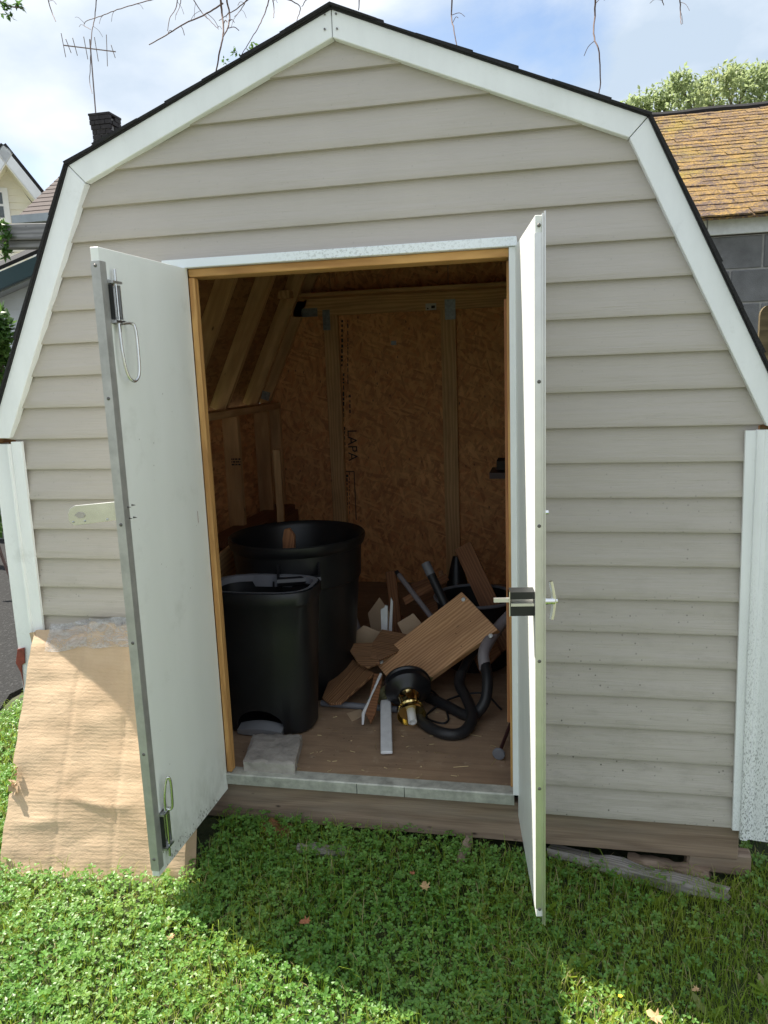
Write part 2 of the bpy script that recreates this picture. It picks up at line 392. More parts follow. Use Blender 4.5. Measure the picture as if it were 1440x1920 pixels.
def asphalt():
    t = NT('asphalt'); c = t.ramp(t.voro(t.co(), 95, out='Color'), [(.1, .005), (.75, .012), (.97, .05)])
    M_['asphalt'] = t.fin(c, .9, 0, t.bump(t.voro(t.co(), 95), .6, .006))
asphalt()
def soil():
    t = NT('soil'); n = t.noise(t.co(), 8, 8, .65)
    c = t.ramp(n, [(.3, (.022, .03, .012)), (.55, (.045, .06, .02)), (.75, (.085, .07, .035))])
    sp_ = t.n('ShaderNodeSeparateXYZ'); t.L(t.co(), sp_.inputs[0])
    far = t.math('MAXIMUM', t.ramp(t.math('MULTIPLY', sp_.outputs[1], -.4), [(.44, 0.0), (.50, 1.0)]), t.ramp(t.math('MULTIPLY', t.math('ABSOLUTE', sp_.outputs[0]), .25), [(.46, 0.0), (.52, 1.0)]))
    lawn_c = t.ramp(t.noise(t.co(), 14, 6, .7), [(.3, (.115, .130, .078)), (.7, (.175, .185, .12))])
    c = t.mix(far, c, lawn_c)
    M_['soil'] = t.fin(c, .95, 0, t.bump(t.noise(t.co(), 40, 6, .7), .8, .02))
soil()
def shingle(name, base, var):
    t = NT(name); g = t.noise(t.co(rnd=9.0), 240, 4, .7); b = t.noise(t.co(rnd=9.0), 7, 4, .6)
    c = t.mix(t.ramp(g, [(.35, 0.0), (.65, 1.0)]), tuple(x*(1-var) for x in base), tuple(x*(1+var) for x in base))
    c = t.mix(t.math('MULTIPLY', b, .4), c, tuple(x*.5 for x in base))
    M_[name] = t.fin(c, .92, 0, t.bump(g, .7, .003))
shingle('shingle_black', (.020, .019, .020), .45); shingle('shingle_brown', (.105, .083, .076), .4)
def mossy():
    t = NT('mossy_shingle')
    w = t.n('ShaderNodeNewGeometry').outputs['Position']
    fine = t.noise(w, 60, 6, .8); med = t.noise(w, 7.5, 6, .68); big = t.noise(w, 1.6, 4, .6)
    c = t.ramp(t.noise(w, 90, 4, .7), [(.35, (.11, .075, .062)), (.65, (.22, .15, .125))])
    c = t.mix(t.ramp(t.math('ADD', t.math('MULTIPLY', fine, .6), t.math('MULTIPLY', med, .5)), [(.50, 0.0), (.61, 1.0)]), c, t.ramp(fine, [(.4, (.34, .20, .05)), (.6, (.58, .36, .11))]))
    yg = t.ramp(t.math('ADD', t.math('MULTIPLY', big, .6), t.math('MULTIPLY', fine, .45)), [(.56, 0.0), (.66, 1.0)])
    c = t.mix(t.math('MULTIPLY', yg, .8), c, (.42, .32, .035))
    M_['mossy_shingle'] = t.fin(c, .95, 0, t.bump(fine, 1.0, .03))
mossy()
def cardboard():
    t = NT('cardboard')
    cor = t.n('ShaderNodeTexWave', wave_type='BANDS', bands_direction='Z'); cor.inputs['Scale'].default_value = 30; cor.inputs['Distortion'].default_value = .35; cor.inputs['Detail'].default_value = 2; cor.inputs['Detail Scale'].default_value = 1.4
    t.L(t.co(), cor.inputs['Vector'])
    b = t.noise(t.co(scale=(2, 2, 5)), 2, 6, .6)
    c = t.mix(t.ramp(b, [(.3, 0.0), (.75, 1.0)]), (.47, .335, .215), (.57, .425, .285))
    c = t.mix(t.math('MULTIPLY', t.ramp(t.noise(t.co(), 5, 5, .6), [(.55, 0.0), (.8, 1.0)]), .4), c, (.34, .21, .12))
    nr = t.bump(t.noise(t.co(scale=(1, 1, 1.6)), 55, 5, .65, .6), .30, .006, t.bump(cor.outputs['Fac'], .08, .003)); nr = t.bump(t.noise(t.co(scale=(1, 1, 3.5)), 12, 5, .6, .8), .22, .008, nr)
    M_['cardboard'] = t.fin(c, .75, 0, nr, .3)
cardboard()
def film():
    t = NT('plastic_film')
    t.fin((.85, .86, .9), .18, 0, t.bump(t.noise(t.co(scale=(1, 1, 2.5)), 22, 6, .7, 1.5), 1.0, .03), .7)
    tr = t.n('ShaderNodeBsdfTransparent'); mx = t.n('ShaderNodeMixShader')
    f = t.ramp(t.noise(t.co(scale=(1, 1, 2)), 16, 6, .7, 1.0), [(.4, .12), (.68, .75)])
    t.L(f, mx.inputs[0]); t.L(tr.outputs[0], mx.inputs[1]); t.L(t.p.outputs[0], mx.inputs[2]); t.L(mx.outputs[0], t.out.inputs[0])
    M_['plastic_film'] = t.m
film()
def leafmat(name, c1, c2, trans=.35, vs=3.0, pale=None):
    t = NT(name); n = t.noise(t.co(), vs, 5, .7)
    g = t.n('ShaderNodeNewGeometry').outputs['Random Per Island']
    c = t.mix(t.ramp(n, [(.3, 0.0), (.7, 1.0)]), c1, c2)
    c = t.mix(t.math('MULTIPLY', g, .6), c, tuple(x*.5 for x in c1))
    c = t.mix(t.math('MULTIPLY', t.ramp(t.noise(t.co(), vs*1.6, 3, .6), [(.52, 0.0), (.72, 1.0)]), .45), c, (c2[0]*1.25, c2[1]*.92, c2[2]*.8))
    if pale: c = t.mix(t.ramp(g, [(.90, 0.0), (.92, 1.0)]), c, pale)
    t.fin(c, .42, 0, None, .5)
    tr = t.n('ShaderNodeBsdfTranslucent'); t.L(t.mix(.5, c, tuple(min(1, x*1.8) for x in c2)), tr.inputs[0])
    mx = t.n('ShaderNodeMixShader'); mx.inputs[0].default_value = trans
    t.L(t.p.outputs[0], mx.inputs[1]); t.L(tr.outputs[0], mx.inputs[2]); t.L(mx.outputs[0], t.out.inputs[0])
    M_[name] = t.m
leafmat('clover', (.10, .255, .032), (.225, .41, .092), .33)
leafmat('grass', (.16, .27, .018), (.31, .41, .05), .38, 3, (.36, .30, .14))
leafmat('tree_leaf', (.19, .26, .10), (.34, .40, .20), .5, .6); leafmat('thatch', (.30, .24, .12), (.42, .35, .19), .2)
leafmat('vine_leaf', (.05, .13, .03), (.12, .22, .05), .35)
# ================================================================== GROUND
def gz(x, y):
    xx = max(-1.7, min(1.9, x))
    dip = max(0.0, min(1.0, (-1.86 - x)/.2)) * max(0.0, min(1.0, (y - .40)/.2))
    return -0.150 - .05*dip - 0.045 * xx + 0.012 * noise.noise(Vector((x*1.7, y*1.7, 0.3)))
def lawn():
    mb = MB()
    xs = [-60, -20, -8, -4, -3] + [-2.4 + .12*i for i in range(41)] + [3, 4, 8, 20, 60]
    ys = [-40, -12, -5, -3] + [-2 + .12*i for i in range(30)] + [2.2, 3, 4, 6, 10, 25, 80]
    nx = len(xs)
    mb.add([(x, y, gz(x, y)) for y in ys for x in xs], [(j*nx+i, j*nx+i+1, (j+1)*nx+i+1, (j+1)*nx+i) for j in range(len(ys)-1) for i in range(nx-1)])
    return tag(mb.build('ground', M_['soil'], None, 60), 'dark soil of the lawn under the clover', None, None, 'structure')
lawn()
mb = MB()
edge = [(-1.80, .45), (-1.95, .8), (-1.86, 1.3), (-1.9, 2.2), (-1.85, 4.16)]
top = [Vector((x, y, -0.072)) for x, y in edge] + [Vector((-9, 4.16, -.072)), Vector((-9, .2, -.072)), Vector((-2.1, .25, -.072))]
mb.extrude([p - Vector((0, 0, .12)) for p in top], (0, 0, .12))
tag(mb.build('driveway', M_['asphalt']), 'dark asphalt driveway beyond the left corner of the shed', None, None, 'structure')

# ================================================================== SHED
S = 0.1016; DH = 0.4825; DT = 1.728; BACK = 2.44; FLOOR = 0.06
shed = thing('shed', (0, 0, -.13), 'beige vinyl sided gambrel shed with white trim and both front doors open', 'shed')
KI = [Vector((-.789, 0, 1.996)), Vector((.80, 0, 1.982))]; KO = [Vector((-.840, 0, 2.050)), Vector((.846, 0, 2.029))]
EI = [Vector((-1.157, 0, 1.224)), Vector((1.174, 0, 1.214))]; EO = [Vector((-1.229, 0, 1.224)), Vector((1.239, 0, 1.214))]
PI_, PO = Vector((.006, 0, 2.313)), Vector((.006, 0, 2.384))
def xlim(z, s):                 # middle of the rake boards; s 0 left, 1 right
    k = (KI[s] + KO[s]) / 2; e = (EI[s] + EO[s]) / 2; p = (PI_ + PO) / 2
    if z <= e.z: return (-1.16, 1.16)[s]
    if z <= k.z: return e.x + (k.x - e.x) * (z - e.z) / (k.z - e.z)
    return k.x + (p.x - k.x) * min(1, (z - k.z) / (p.z - k.z))
def siding_piece(k, xa, xb):
    """xa, xb: functions z -> x"""
    z0 = k * S; zs = [z0, z0 + .005, z0 + .03, z0 + .06]
    for s in (0, 1):
        for zz in ((KI[s].z + KO[s].z)/2, EI[s].z):
            if z0 + .062 < zz < z0 + S - .004: zs.append(zz)
    zs = sorted(set(zs + [z0 + S + .008])); nx = max(4, int(abs(xb(z0) - xa(z0)) / .12))
    mb = MB(); rows = []
    for zi, z in enumerate(zs):
        f = (z - z0) / S; y = -.0060 + .0190 * f
        if zi == 0: y = -.0038
        row = []
        for i in range(nx + 1):
            a, b = xa(min(z, 2.343)), xb(min(z, 2.343)); x = a + (b - a) * i / nx
            wz = .0009 * noise.noise(Vector((x*3.1, k*7.3, 1))); wy = .0022 * noise.noise(Vector((x*2.3, k*3.7, z*4)))
            row.append((x, min(y + wy, .0132), z + wz))
        rows.append(row)
    rows.insert(0, [(x, .0135, z) for x, y, z in rows[0]]); rows.append([(x, .0135, z) for x, y, z in rows[-1]])
    n = nx + 1; vs = [p for r in rows for p in r]
    mb.add(vs, [(j*n+i, j*n+i+1, (j+1)*n+i+1, (j+1)*n+i) for j in range(len(rows)-1) for i in range(nx)])
    mb.build('siding_board', M_['vinyl'], shed, 30)
for k in range(23):
    top_z = (k + 1) * S
    L = lambda z: xlim(z, 0)
    Rr = lambda z: xlim(z, 1)
    if k * S < DT - .01:
        siding_piece(k, L, lambda z: -.512); siding_piece(k, lambda z: .512, Rr)
    else: siding_piece(k, L, Rr)
# sheathing behind the siding (front) and shell
sh = MB()
for s, sg in ((0, -1), (1, 1)):
    pts = [(sg*.50, -.0, 0), (sg*1.15, 0, 0), (xlim(1.3, s), 0, 1.22), (xlim(2.01, s), 0, 2.01), (sg*.50, 0, DT + .02 + .4)]
    sh.extrude([(x, .014, z) for x, _, z in pts], (0, .012, 0))
sh.extrude([(-.5, .014, DT + .02), (.5, .014, DT + .02), (.5, .014, 2.13), (.006, .014, 2.34), (-.5, .014, 2.13)], (0, .012, 0))
sh.build('front_sheathing', M_['osb'], shed)
for s, sg in ((0, -1), (1, 1)):
    o = MB().box((sg*1.165 - .004, .03, -.02), (sg*1.165 + .004, BACK, 1.21)).build('side_cladding', M_['vinyl'], shed)
    MB().box((sg*1.15 - .006, .03, FLOOR), (sg*1.15 + .006, BACK - .002, 1.22)).build('osb_panel', M_['osb'], shed)
# back wall of three OSB panels split at the studs
for (xa, xb) in ((-1.14, -.701), (-.697, .018), (.022, 1.14)):
    def gt(x): 
        s = 0 if x < 0 else 1
        if abs(x) > abs(KO[s].x): return KO[s].z + (abs(x) - abs(KO[s].x)) / (abs(EO[s].x) - abs(KO[s].x)) * (1.22 - KO[s].z)
        return PO.z + (abs(x) / abs(KO[s].x)) * (KO[s].z - PO.z)
    xs = sorted({xa, xb} | {x for x in (-.84, .006, .846) if xa < x < xb})
    poly = [(xa, BACK, FLOOR), (xb, BACK, FLOOR)] + [(x, BACK, gt(x) - .01) for x in reversed(xs)]
    MB().extrude(poly, (0, .012, 0)).build('osb_panel', M_['osb'], shed)
MB().extrude([(-1.165, BACK + .016, -.02), (1.165, BACK + .016, -.02), (1.19, BACK + .016, 1.22), (.82, BACK + .016, 2.0), (0, BACK + .016, 2.33), (-.82, BACK + .016, 2.0), (-1.19, BACK + .016, 1.22)], (0, .01, 0)).build('rear_cladding', M_['vinyl'], shed)
# floor
o = MB().box((-1.15, .028, FLOOR - .02), (1.15, BACK, FLOOR)).build('floor', M_['plywood'], shed)
# skirt boards, corner skid, threshold
board('skirt_board', (-1.163, .0305, -.048), (1.163, .0305, -.048), .140, .036, (0, 1, 0), M_['treated'], shed, .004)
for sx in (-1, 1): board('skirt_board', (sx*1.145, .04, -.06), (sx*1.145, BACK, -.06), .115, .036, (1, 0, 0), M_['treated'], shed, .004)
board('skid', (1.02, .045, -.135), (1.205, .045, -.142), .05, .07, (0, 0, 1), M_['treated'], shed, .006, .004)
for x in (-.75, -.05, .55): board('skid', (x, .12, -.16), (x, BACK, -.16), .09, .08, (0, 0, 1), M_['treated'], shed, .004)
th = MB()
th.extrude([(-.487, -.012, .026), (-.487, -.0135, .060), (-.487, -.010, .064), (-.487, .034, .0665), (-.487, .034, .0615), (-.487, -.007, .0595), (-.487, -.008, .026)], (.974, 0, 0))
thr = th.build('threshold', M_['threshold_metal'], shed)
for u in (669, 758): MB().box((PY(u, 1480, -.013).x - .0008, -.0142, .026), (PY(u, 1480, -.013).x + .0008, -.012, .061)).build('seam', M_['dark_gap'], thr)
# rake boards
def rake(a, b, c, d):
    pts = [a, b, c, d]; ctr = sum(pts, Vector()) / 4
    pts = [p + (ctr - p).normalized() * .0012 for p in pts]
    me = MB().extrude([(p.x, -.024, p.z) for p in pts], (0, .030, 0)).mesh('rake_board')
    bm = bmesh.new(); bm.from_mesh(me); bmesh.ops.bevel(bm, geom=bm.edges[:], offset=.0018, segments=1, affect='EDGES'); bm.to_mesh(me); bm.free()
    return obj('rake_board', me, M_['white_trim'], shed)
rakes = []
for s in (0, 1):
    r1 = rake(PI_, PO, KO[s], KI[s]); r2 = rake(KI[s], KO[s], EO[s], EI[s]); rakes += [r1, r2]
for (u, v, i) in ((609, 27, 0), (609, 55, 0), (630, 26, 2), (632, 54, 2)):
    p = PY(u, v, -.025); MB().lathe([(.0001, 0), (.0028, .0), (.0028, .003)], p, 8, (0, -1, 0)).build('nail', M_['screw'], rakes[i])
# roof: decking, shingle courses
def slope_pt(a, b, t, off):
    d = (b - a); n = Vector((-d.z, 0, d.x)).normalized()
    if n.z < 0: n = -n
    return a + d * t + n * off
for s in (0, 1):
    for a, b, nc in ((PO, KO[s], 7), (KO[s], EO[s] + (EO[s] - KO[s]) * .03, 7)):
        p = [slope_pt(a, b, t, o) for t, o in ((0, .0), (1, .0), (1, -.012), (0, -.012))]
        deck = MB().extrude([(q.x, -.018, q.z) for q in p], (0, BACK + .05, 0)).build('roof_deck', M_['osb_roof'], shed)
        # dark drip edge right over the rake board
        p = [slope_pt(a, b, t, o) for t, o in ((-.002, .0005), (1.002, .0005), (1.002, .0035), (-.002, .0035))]
        MB().extrude([(q.x, -.031, q.z) for q in p], (0, .16, 0)).build('drip_edge', M_['shingle_black'], shed)
        L_ = (b - a).length
        for c in range(nc):
            t0 = c / nc - (.0 if c == 0 else .01); t1 = min((c + 1.18) / nc, 1.012 if b is not KO[s] else 1.005)
            fy = -.034 - random.uniform(0, .006); th_ = .0030 + random.uniform(0, .002)
            k0, k1 = .0035, .0055 + random.uniform(0, .002)
            mb = MB(); nseg = 16; rings = []
            for i in range(nseg + 1):
                y = fy + (BACK + .08) * (i / nseg) ** 2
                jit = random.uniform(-.0015, .003)
                rings.append([Vector((q.x, y, q.z)) for q in (slope_pt(a, b, t0, k0), slope_pt(a, b, t1, k1 - .004), slope_pt(a, b, t1 + .0015, k1 + th_ + jit), slope_pt(a, b, t0, k0 + th_ + jit*.5))])
            mb.loft(rings); mb.build('shingle_course', M_['shingle_black'], shed)
capm = MB()
for sgn, ref in ((-1, KO[0]), (1, KO[1])):
    d = (ref - PO).normalized() * .14
    pts = [PO + Vector((0, 0, .006)), PO + d + Vector((0, 0, .007)), PO + d + Vector((0, 0, .012)), PO + Vector((0, 0, .013))]
    capm.extrude([(q.x, -.040, q.z) for q in pts], (0, BACK + .1, 0))
capm.build('ridge_cap', M_['shingle_black'], shed)
# corner trims
def corner(prof, z0, z1a, mat, lean=0.0, name='corner_trim'):
    mb = MB(); rings = []
    for z in [z0 + (z1a - z0) * i / 10 for i in range(11)]:
        dx = lean * (z - z0); w = .0012 * noise.noise(Vector((z*5, prof[0][0], 0)))
        rings.append([Vector((x + dx, y + w, z)) for x, y in prof])
    mb.loft(rings); return mb.build(name, mat, shed, 40)
corner([(-1.126, -.004), (-1.128, -.012), (-1.166, -.013), (-1.166, -.004)], .0, 1.212, M_['corner_trim'], .004)
cl = corner([(-1.162, -.010), (-1.166, -.019), (-1.172, -.021), (-1.178, -.0165), (-1.228, -.0185), (-1.232, -.012), (-1.230, .06), (-1.225, .06), (-1.225, -.006)], .0, 1.205, M_['corner_trim'], .0)
corner([(1.136, -.004), (1.137, -.013), (1.165, -.013), (1.165, -.004)], -.002, 1.203, M_['corner_trim'], -.012)
corner([(1.156, -.010), (1.158, -.021), (1.167, -.025), (1.176, -.024), (1.180, -.017), (1.192, -.017), (1.194, -.019), (1.330, -.034), (1.332, -.028), (1.20, -.011)], -.026, 1.205, M_['mildew_trim'], -.006)
slab('rust_flake', [PY(u, v, -.022) for u, v in ((33, 1217), (46, 1214), (47, 1243), (41, 1247), (42, 1262), (45, 1290), (40, 1262), (30, 1243))], .004, M_['red_paint'], cl)
# header casing and side casings, jambs
slab('door_casing', [Vector(p) for p in ((-.56, -.016, DT), (.508, -.016, DT), (.505, -.016, DT + .026), (-.56, -.016, DT + .026))], .020, M_['speckled_trim'], shed)
for xa_, xb_ in ((-.56, -.517), (.4835, .5065)): MB().box((xa_, -.017, .064), (xb_, .012, DT - .001)).build('door_casing', M_['white_trim'], shed)
board('head_jamb', (-.4855, .042, DT - .013), (.4825, .042, DT - .013), .09, .024, (0, 0, 1), M_['jamb_pine'], shed, .002)
board('side_jamb', (-.4765, .011, .067), (-.4765, .011, DT - .027), .032, .018, (1, 0, 0), M_['jamb_pine'], shed, .002)
board('side_jamb', (.4835, .055, .067), (.4835, .055, DT - .032), .06, .018, (1, 0, 0), M_['jamb_pine'], shed, .002)
p1 = PY(950, 561, .12); p0 = PY(957, 1349, .12)
board('side_jamb', (p0.x + .022, .12, p0.z), (p1.x + .024, .12, p1.z), .062, .05, (0, 1, 0), M_['red_pine'], shed, .002)
# interior framing: studs and rafters on both walls
SY = [.32, .78, 1.25, 1.72, 2.20]
for s, sg in ((0, -1), (1, 1)):
    board('top_plate', (sg*1.098, .04, 1.200), (sg*1.098, BACK - .01, 1.200), .089, .038, (0, 0, 1), M_['pine'], shed)
    for y in SY + [BACK - .022]:
        board('stud', (sg*1.099, y, FLOOR), (sg*1.099, y, 1.180), .038, .089, (1, 0, 0), M_['pine'], shed)
    for y in SY + [BACK - .022]:
        a, b = EO[s], KO[s]; q0 = slope_pt(a, b, .02, -.058); q1 = slope_pt(a, b, 1.0, -.058)
        board('rafter', (q0.x, y, q0.z), (q1.x, y, q1.z), .038, .089, (q1 - q0).cross(Vector((0, 1, 0))), M_['pine'], shed)
        a, b = KO[s], PO; q0 = slope_pt(a, b, .03, -.058); q1 = slope_pt(a, b, .99, -.058)
        board('rafter', (q0.x, y, q0.z), (q1.x, y, q1.z), .038, .089, (q1 - q0).cross(Vector((0, 1, 0))), M_['pine'], shed)
# back wall studs, chord
BY = BACK - .020
for x in (-.695, .02, .70): board('stud', (x, BY, FLOOR), (x, BY, 1.735), .089, .038, (0, 1, 0), M_['pine'], shed)
board('tie_beam', (-.93, BY - .002, 1.785), (.93, BY - .002, 1.785), .105, .038, (0, 1, 0), M_['pine'], shed)
board('loft_plank', (-.95, BY - .10, 1.845), (.95, BY - .10, 1.845), .15, .022, (0, 0, 1), M_['pine'], shed)
board('loft_plank', (PY(540, 553, 2.2).x, 2.12, 1.845), (PY(540, 553, 2.2).x, 2.40, 1.845), .075, .045, (0, 0, 1), M_['pine'], shed)
# metal truss plates with stamped teeth rows
def plate(u, v, w, h, rotz=0.0, y=BY - .024):
    p = PY(u, v, y); mb = MB(); mb.box((-w/2, 0, -h/2), (w/2, .0015, h/2))
    nx, nz = max(2, int(w/.014)), max(2, int(h/.022))
    for i in range(nx):
        for j in range(nz):
            x = -w/2 + (i + .5)*w/nx; z = -h/2 + (j + .5)*h/nz
            mb.box((x - .003, -.003, z - .005), (x + .003, 0, z + .005))
    return mb.build('truss_plate', M_['galv'], shed, None, Matrix.Translation(p) @ Matrix.Rotation(rotz, 4, 'Y'))
plate(844, 580, .062, .115); plate(580, 586, .10, .05); plate(612, 600, .045, .12); plate(498, 742, .05, .05, .3, 2.17)
def stamp(u, v, y, lines, w, h, par, horiz=True):
    c = PY(u, v, y); mb = MB()
    for i in range(lines):
        z = c.z + h*(.5 - (i + .5)/lines); x = c.x - w/2
        while x < c.x + w/2:
            l = random.uniform(.004, .014); mb.box((x, y - .0008, z - h/lines*.28), (min(x + l, c.x + w/2), y - .0002, z + h/lines*.28)); x += l + random.uniform(.002, .006)
    return mb.build('grade_stamp', M_['ink'], par)
stamp(443, 866, 1.698, 3, .055, .045, shed); stamp(744, 489, -.001 + .0, 3, .05, .018, shed)
# printed panel lettering on the rear wall board
tm = text_mesh('LAPA', .085)
tm.materials.append(M_['ink'])
p = PY(660, 835, BACK - .002)
obj('panel_lettering', tm, None, shed, Matrix.Translation(p) @ Matrix.Rotation(R(90), 4, 'X') @ Matrix.Rotation(R(-90), 4, 'Z'))
mb = MB()
for (u, v0, v1, w) in ((641, 600, 690, .016), (652, 600, 720, .008), (644, 700, 790, .012), (656, 740, 780, .012), (646, 800, 880, .010), (650, 890, 960, .020), (655, 885, 965, .006)):
    v = v0
    while v < v1:
        l = random.uniform(3, 9); a = PY(u, v, BACK - .001); b = PY(u, min(v + l, v1), BACK - .001)
        mb.box((a.x - w/2 * random.uniform(.5, 1), BACK - .0015, b.z), (a.x + w/2 * random.uniform(.5, 1), BACK - .0006, a.z)); v += l + random.uniform(1.5, 5)
tag(mb.build('panel_print', M_['ink'], shed), None, None, None, 'stuff'); mb = MB()
a, b = PY(664, 884, BACK), PY(671, 975, BACK)
mb.box((a.x - .003, BACK - .0015, b.z), (a.x + .003, BACK - .0006, a.z)); mb.box((a.x - .07, BACK - .0015, a.z - .003), (a.x, BACK - .0006, a.z + .003))
tag(mb.build('panel_line', M_['ink'], shed), None, None, None, 'stuff')
p = PY(808, 575, BY - .025)
lab = obj('tag_label', boxmesh('tag_label', .062, .002, .038), M_['paper'], shed, Matrix.Translation(p))
MB().box((p.x + .002, p.y - .0020, p.z - .010), (p.x + .024, p.y - .0012, p.z + .006)).build('tag_print', M_['ink'], lab)
MB().box((p.x - .024, p.y - .0020, p.z - .014), (p.x - .014, p.y - .0012, p.z - .006)).build('tag_print', M_['ink'], lab)
p = PY(738, 643, BACK - .002); obj('tag_label', boxmesh('tag_label', .032, .002, .024), M_['galv'], shed, Matrix.Translation(p))
# mid rail on left wall, front ledge and post
board('wall_rail', (-1.05, 1.30, .56), (-1.05, 2.38, .56), .14, .035, (0, 0, 1), M_['dark_plank'], shed)
board('wall_rail', (-.975, 1.30, .49), (-.975, 2.38, .49), .11, .03, (1, 0, 0), M_['dark_plank'], shed)

# ------------------------------------------------------------------ doors
def door(hx, dirv, inner, wdt, thick, z0, z1, name='door'):
    """hx hinge x on the wall, dirv unit vector along the open door, inner unit normal of the inside face"""
    d = Vector(dirv).normalized(); n = Vector(inner).normalized(); o = Vector((hx, -.006, 0))
    P = lambda u, w, z: o + d*u - n*w + Vector((0, 0, z))       # w measured from the inner face outwards
    rings = []
    me = MB().add([P(0,0,z0), P(wdt,0,z0), P(wdt,thick,z0), P(0,thick,z0), P(0,0,z1), P(wdt,0,z1), P(wdt,thick,z1), P(0,thick,z1)],
                  [(0,3,2,1),(4,5,6,7),(0,1,5,4),(1,2,6,5),(2,3,7,6),(3,0,4,7)]).mesh(name)
    bm = bmesh.new(); bm.from_mesh(me); bmesh.ops.bevel(bm, geom=bm.edges[:], offset=.001, segments=1, affect='EDGES'); bm.to_mesh(me); bm.free()
    return obj(name, me, M_['door_paint'] if hx < 0 else M_['white_gate'], shed), P, o, d, n
def pbox(P, u0, u1, w0, w1, z0, z1, mb=None):
    mb = mb or MB()
    return mb.add([P(u0,w0,z0), P(u1,w0,z0), P(u1,w1,z0), P(u0,w1,z0), P(u0,w0,z1), P(u1,w0,z1), P(u1,w1,z1), P(u0,w1,z1)],
                  [(0,3,2,1),(4,5,6,7),(0,1,5,4),(1,2,6,5),(2,3,7,6),(3,0,4,7)])
# left door: inner face looks to +x
aL = R(91.0); DWL = .482
dl, PL, oL, ddL, nL = door(-.4865, (-math.cos(aL) * -1 * 1.0, -math.sin(aL), 0), (math.sin(aL), math.cos(aL) * 1.0, 0), DWL, .022, .004, 1.728)
def onL(u, v): q = PP(u, v, oL, nL); return (q - oL).dot(ddL), q.z
es = MB(); pbox(PL, DWL, DWL + .0015, -.0015, .0235, .022, 1.695, es); pbox(PL, DWL - .026, DWL, -.0016, -.0001, .022, 1.695, es); pbox(PL, DWL - .012, DWL, .0222, .0236, .022, 1.695, es)
st = es.build('edge_strip', M_['edge_metal'], dl)
for v in (497, 747, 984, 1206, 1415, 1612):
    zz = PY(190 + (v - 497)*.096, v, oL.y - .482).z
    MB().lathe([(.0001, .0028), (.0026, .0026), (.0046, .0008), (.0046, 0)], PL(DWL + .0015, .011, zz), 10, ddL).build('screw', M_['screw'], st)
# slide bolts on the inner face
def slide_bolt(za, zb, loop_dir, ucen, wd=1.0, ll=.145):
    """barrel plate between heights za..zb; pull ring hangs on the loop_dir side"""
    n_ = -1
    root = pbox(PL, ucen - .019, ucen + .019, -.0022, -.0001, za, zb).build('slide_bolt', M_['zinc'], dl)
    pbox(PL, ucen - .020, ucen - .0155, -.012, -.002, za + .012, zb - .012).build('rail', M_['steel'], root)
    pbox(PL, ucen + .0155, ucen + .020, -.012, -.002, za + .012, zb - .012).build('rail', M_['dark_metal'], root)
    for zz in (za + .006, zb - .006):
        pbox(PL, ucen - .022, ucen + .022, -.017, -.002, zz - .003, zz + .003).build('bracket', M_['steel'], root)
        for uu in (-.014, .014): MB().lathe([(.0001, .004), (.004, .003), (.004, 0)], PL(ucen + uu, -.003, zz + (.010 if zz < (za+zb)/2 else -.010)), 8, nL).build('screw', M_['screw'], root)
    zend = za if loop_dir < 0 else zb; zoth = zb if loop_dir < 0 else za
    MB().tube([PL(ucen, -.011, zoth - loop_dir*.026), PL(ucen, -.011, zend + loop_dir*.02)], .0042, 10).build('rod', M_['zinc'], root)
    L_ = ll * loop_dir
    path = catmull([PL(ucen + .004, -.012, zend), PL(ucen + .006, -.016, zend + L_*.5), PL(ucen - .002*wd, -.020, zend + L_*.88), PL(ucen - .022*wd, -.026, zend + L_*1.0), PL(ucen - .042*wd, -.030, zend + L_*.86), PL(ucen - .047*wd, -.030, zend + L_*.45), PL(ucen - .047*wd, -.028, zend + L_*.08), PL(ucen - .040*wd, -.022, zend - L_*.02), PL(ucen - .006, -.014, zend - L_*.01)], 6)
    MB().tube(path, .0040, 8).build('pull_ring', M_['zinc'], root, 60)
u0, z0 = onL(206, 525); u1, z1 = onL(213, 608)
slide_bolt(min(z0, z1), max(z0, z1), -1, DWL - .047)
u0, z0 = onL(304, 1538); u1, z1 = onL(311, 1588)
zl0, zl1 = onL(306, 1585)[1], onL(300, 1535)[1]
slide_bolt(min(zl0, zl1) - .012, max(zl0, zl1) + .02, 1, DWL - .047, .2, .10)
# hasp on the outer side near the free edge, seen beyond it
hy = oL.y - .462
pts = [PY(u, v, hy) for u, v in ((222, 940), (140, 948), (131, 954), (128, 964), (130, 978), (139, 985), (222, 975))]
hs = slab('hasp', pts, .003, M_['zinc'], dl)
slab('slot', [PY(u, v, hy - .0025) for u, v in ((139, 966), (146, 960), (154, 961), (160, 966), (157, 971), (148, 972))], .002, M_['vinyl'], hs)
for (u, v) in ((137, 979), (159, 977), (201, 974)):
    MB().lathe([(.0001, .002), (.003, .0015), (.003, 0)], PY(u, v, hy - .002), 8, (0, -1, 0)).build('rivet', M_['steel'], hs)
for (u, v) in ((238, 951), (247, 947), (241, 972), (250, 970)):
    uu, zz = onL(u, v); MB().lathe([(.0024, 0), (.0016, .006), (.0001, .012)], PL(uu, 0, zz), 8, nL).build('screw_tip', M_['screw'], dl)
uu, zz = onL(371, 970)
mb = MB(); mb.add([PL(uu - .001, -.0006, zz + .02), PL(uu + .001, -.0006, zz + .02), PL(uu + .0022, -.0006, zz - .012), PL(uu - .0005, -.0006, zz - .022)], [(0, 1, 2, 3)]); mb.build('scratch', M_['red_paint'], dl)
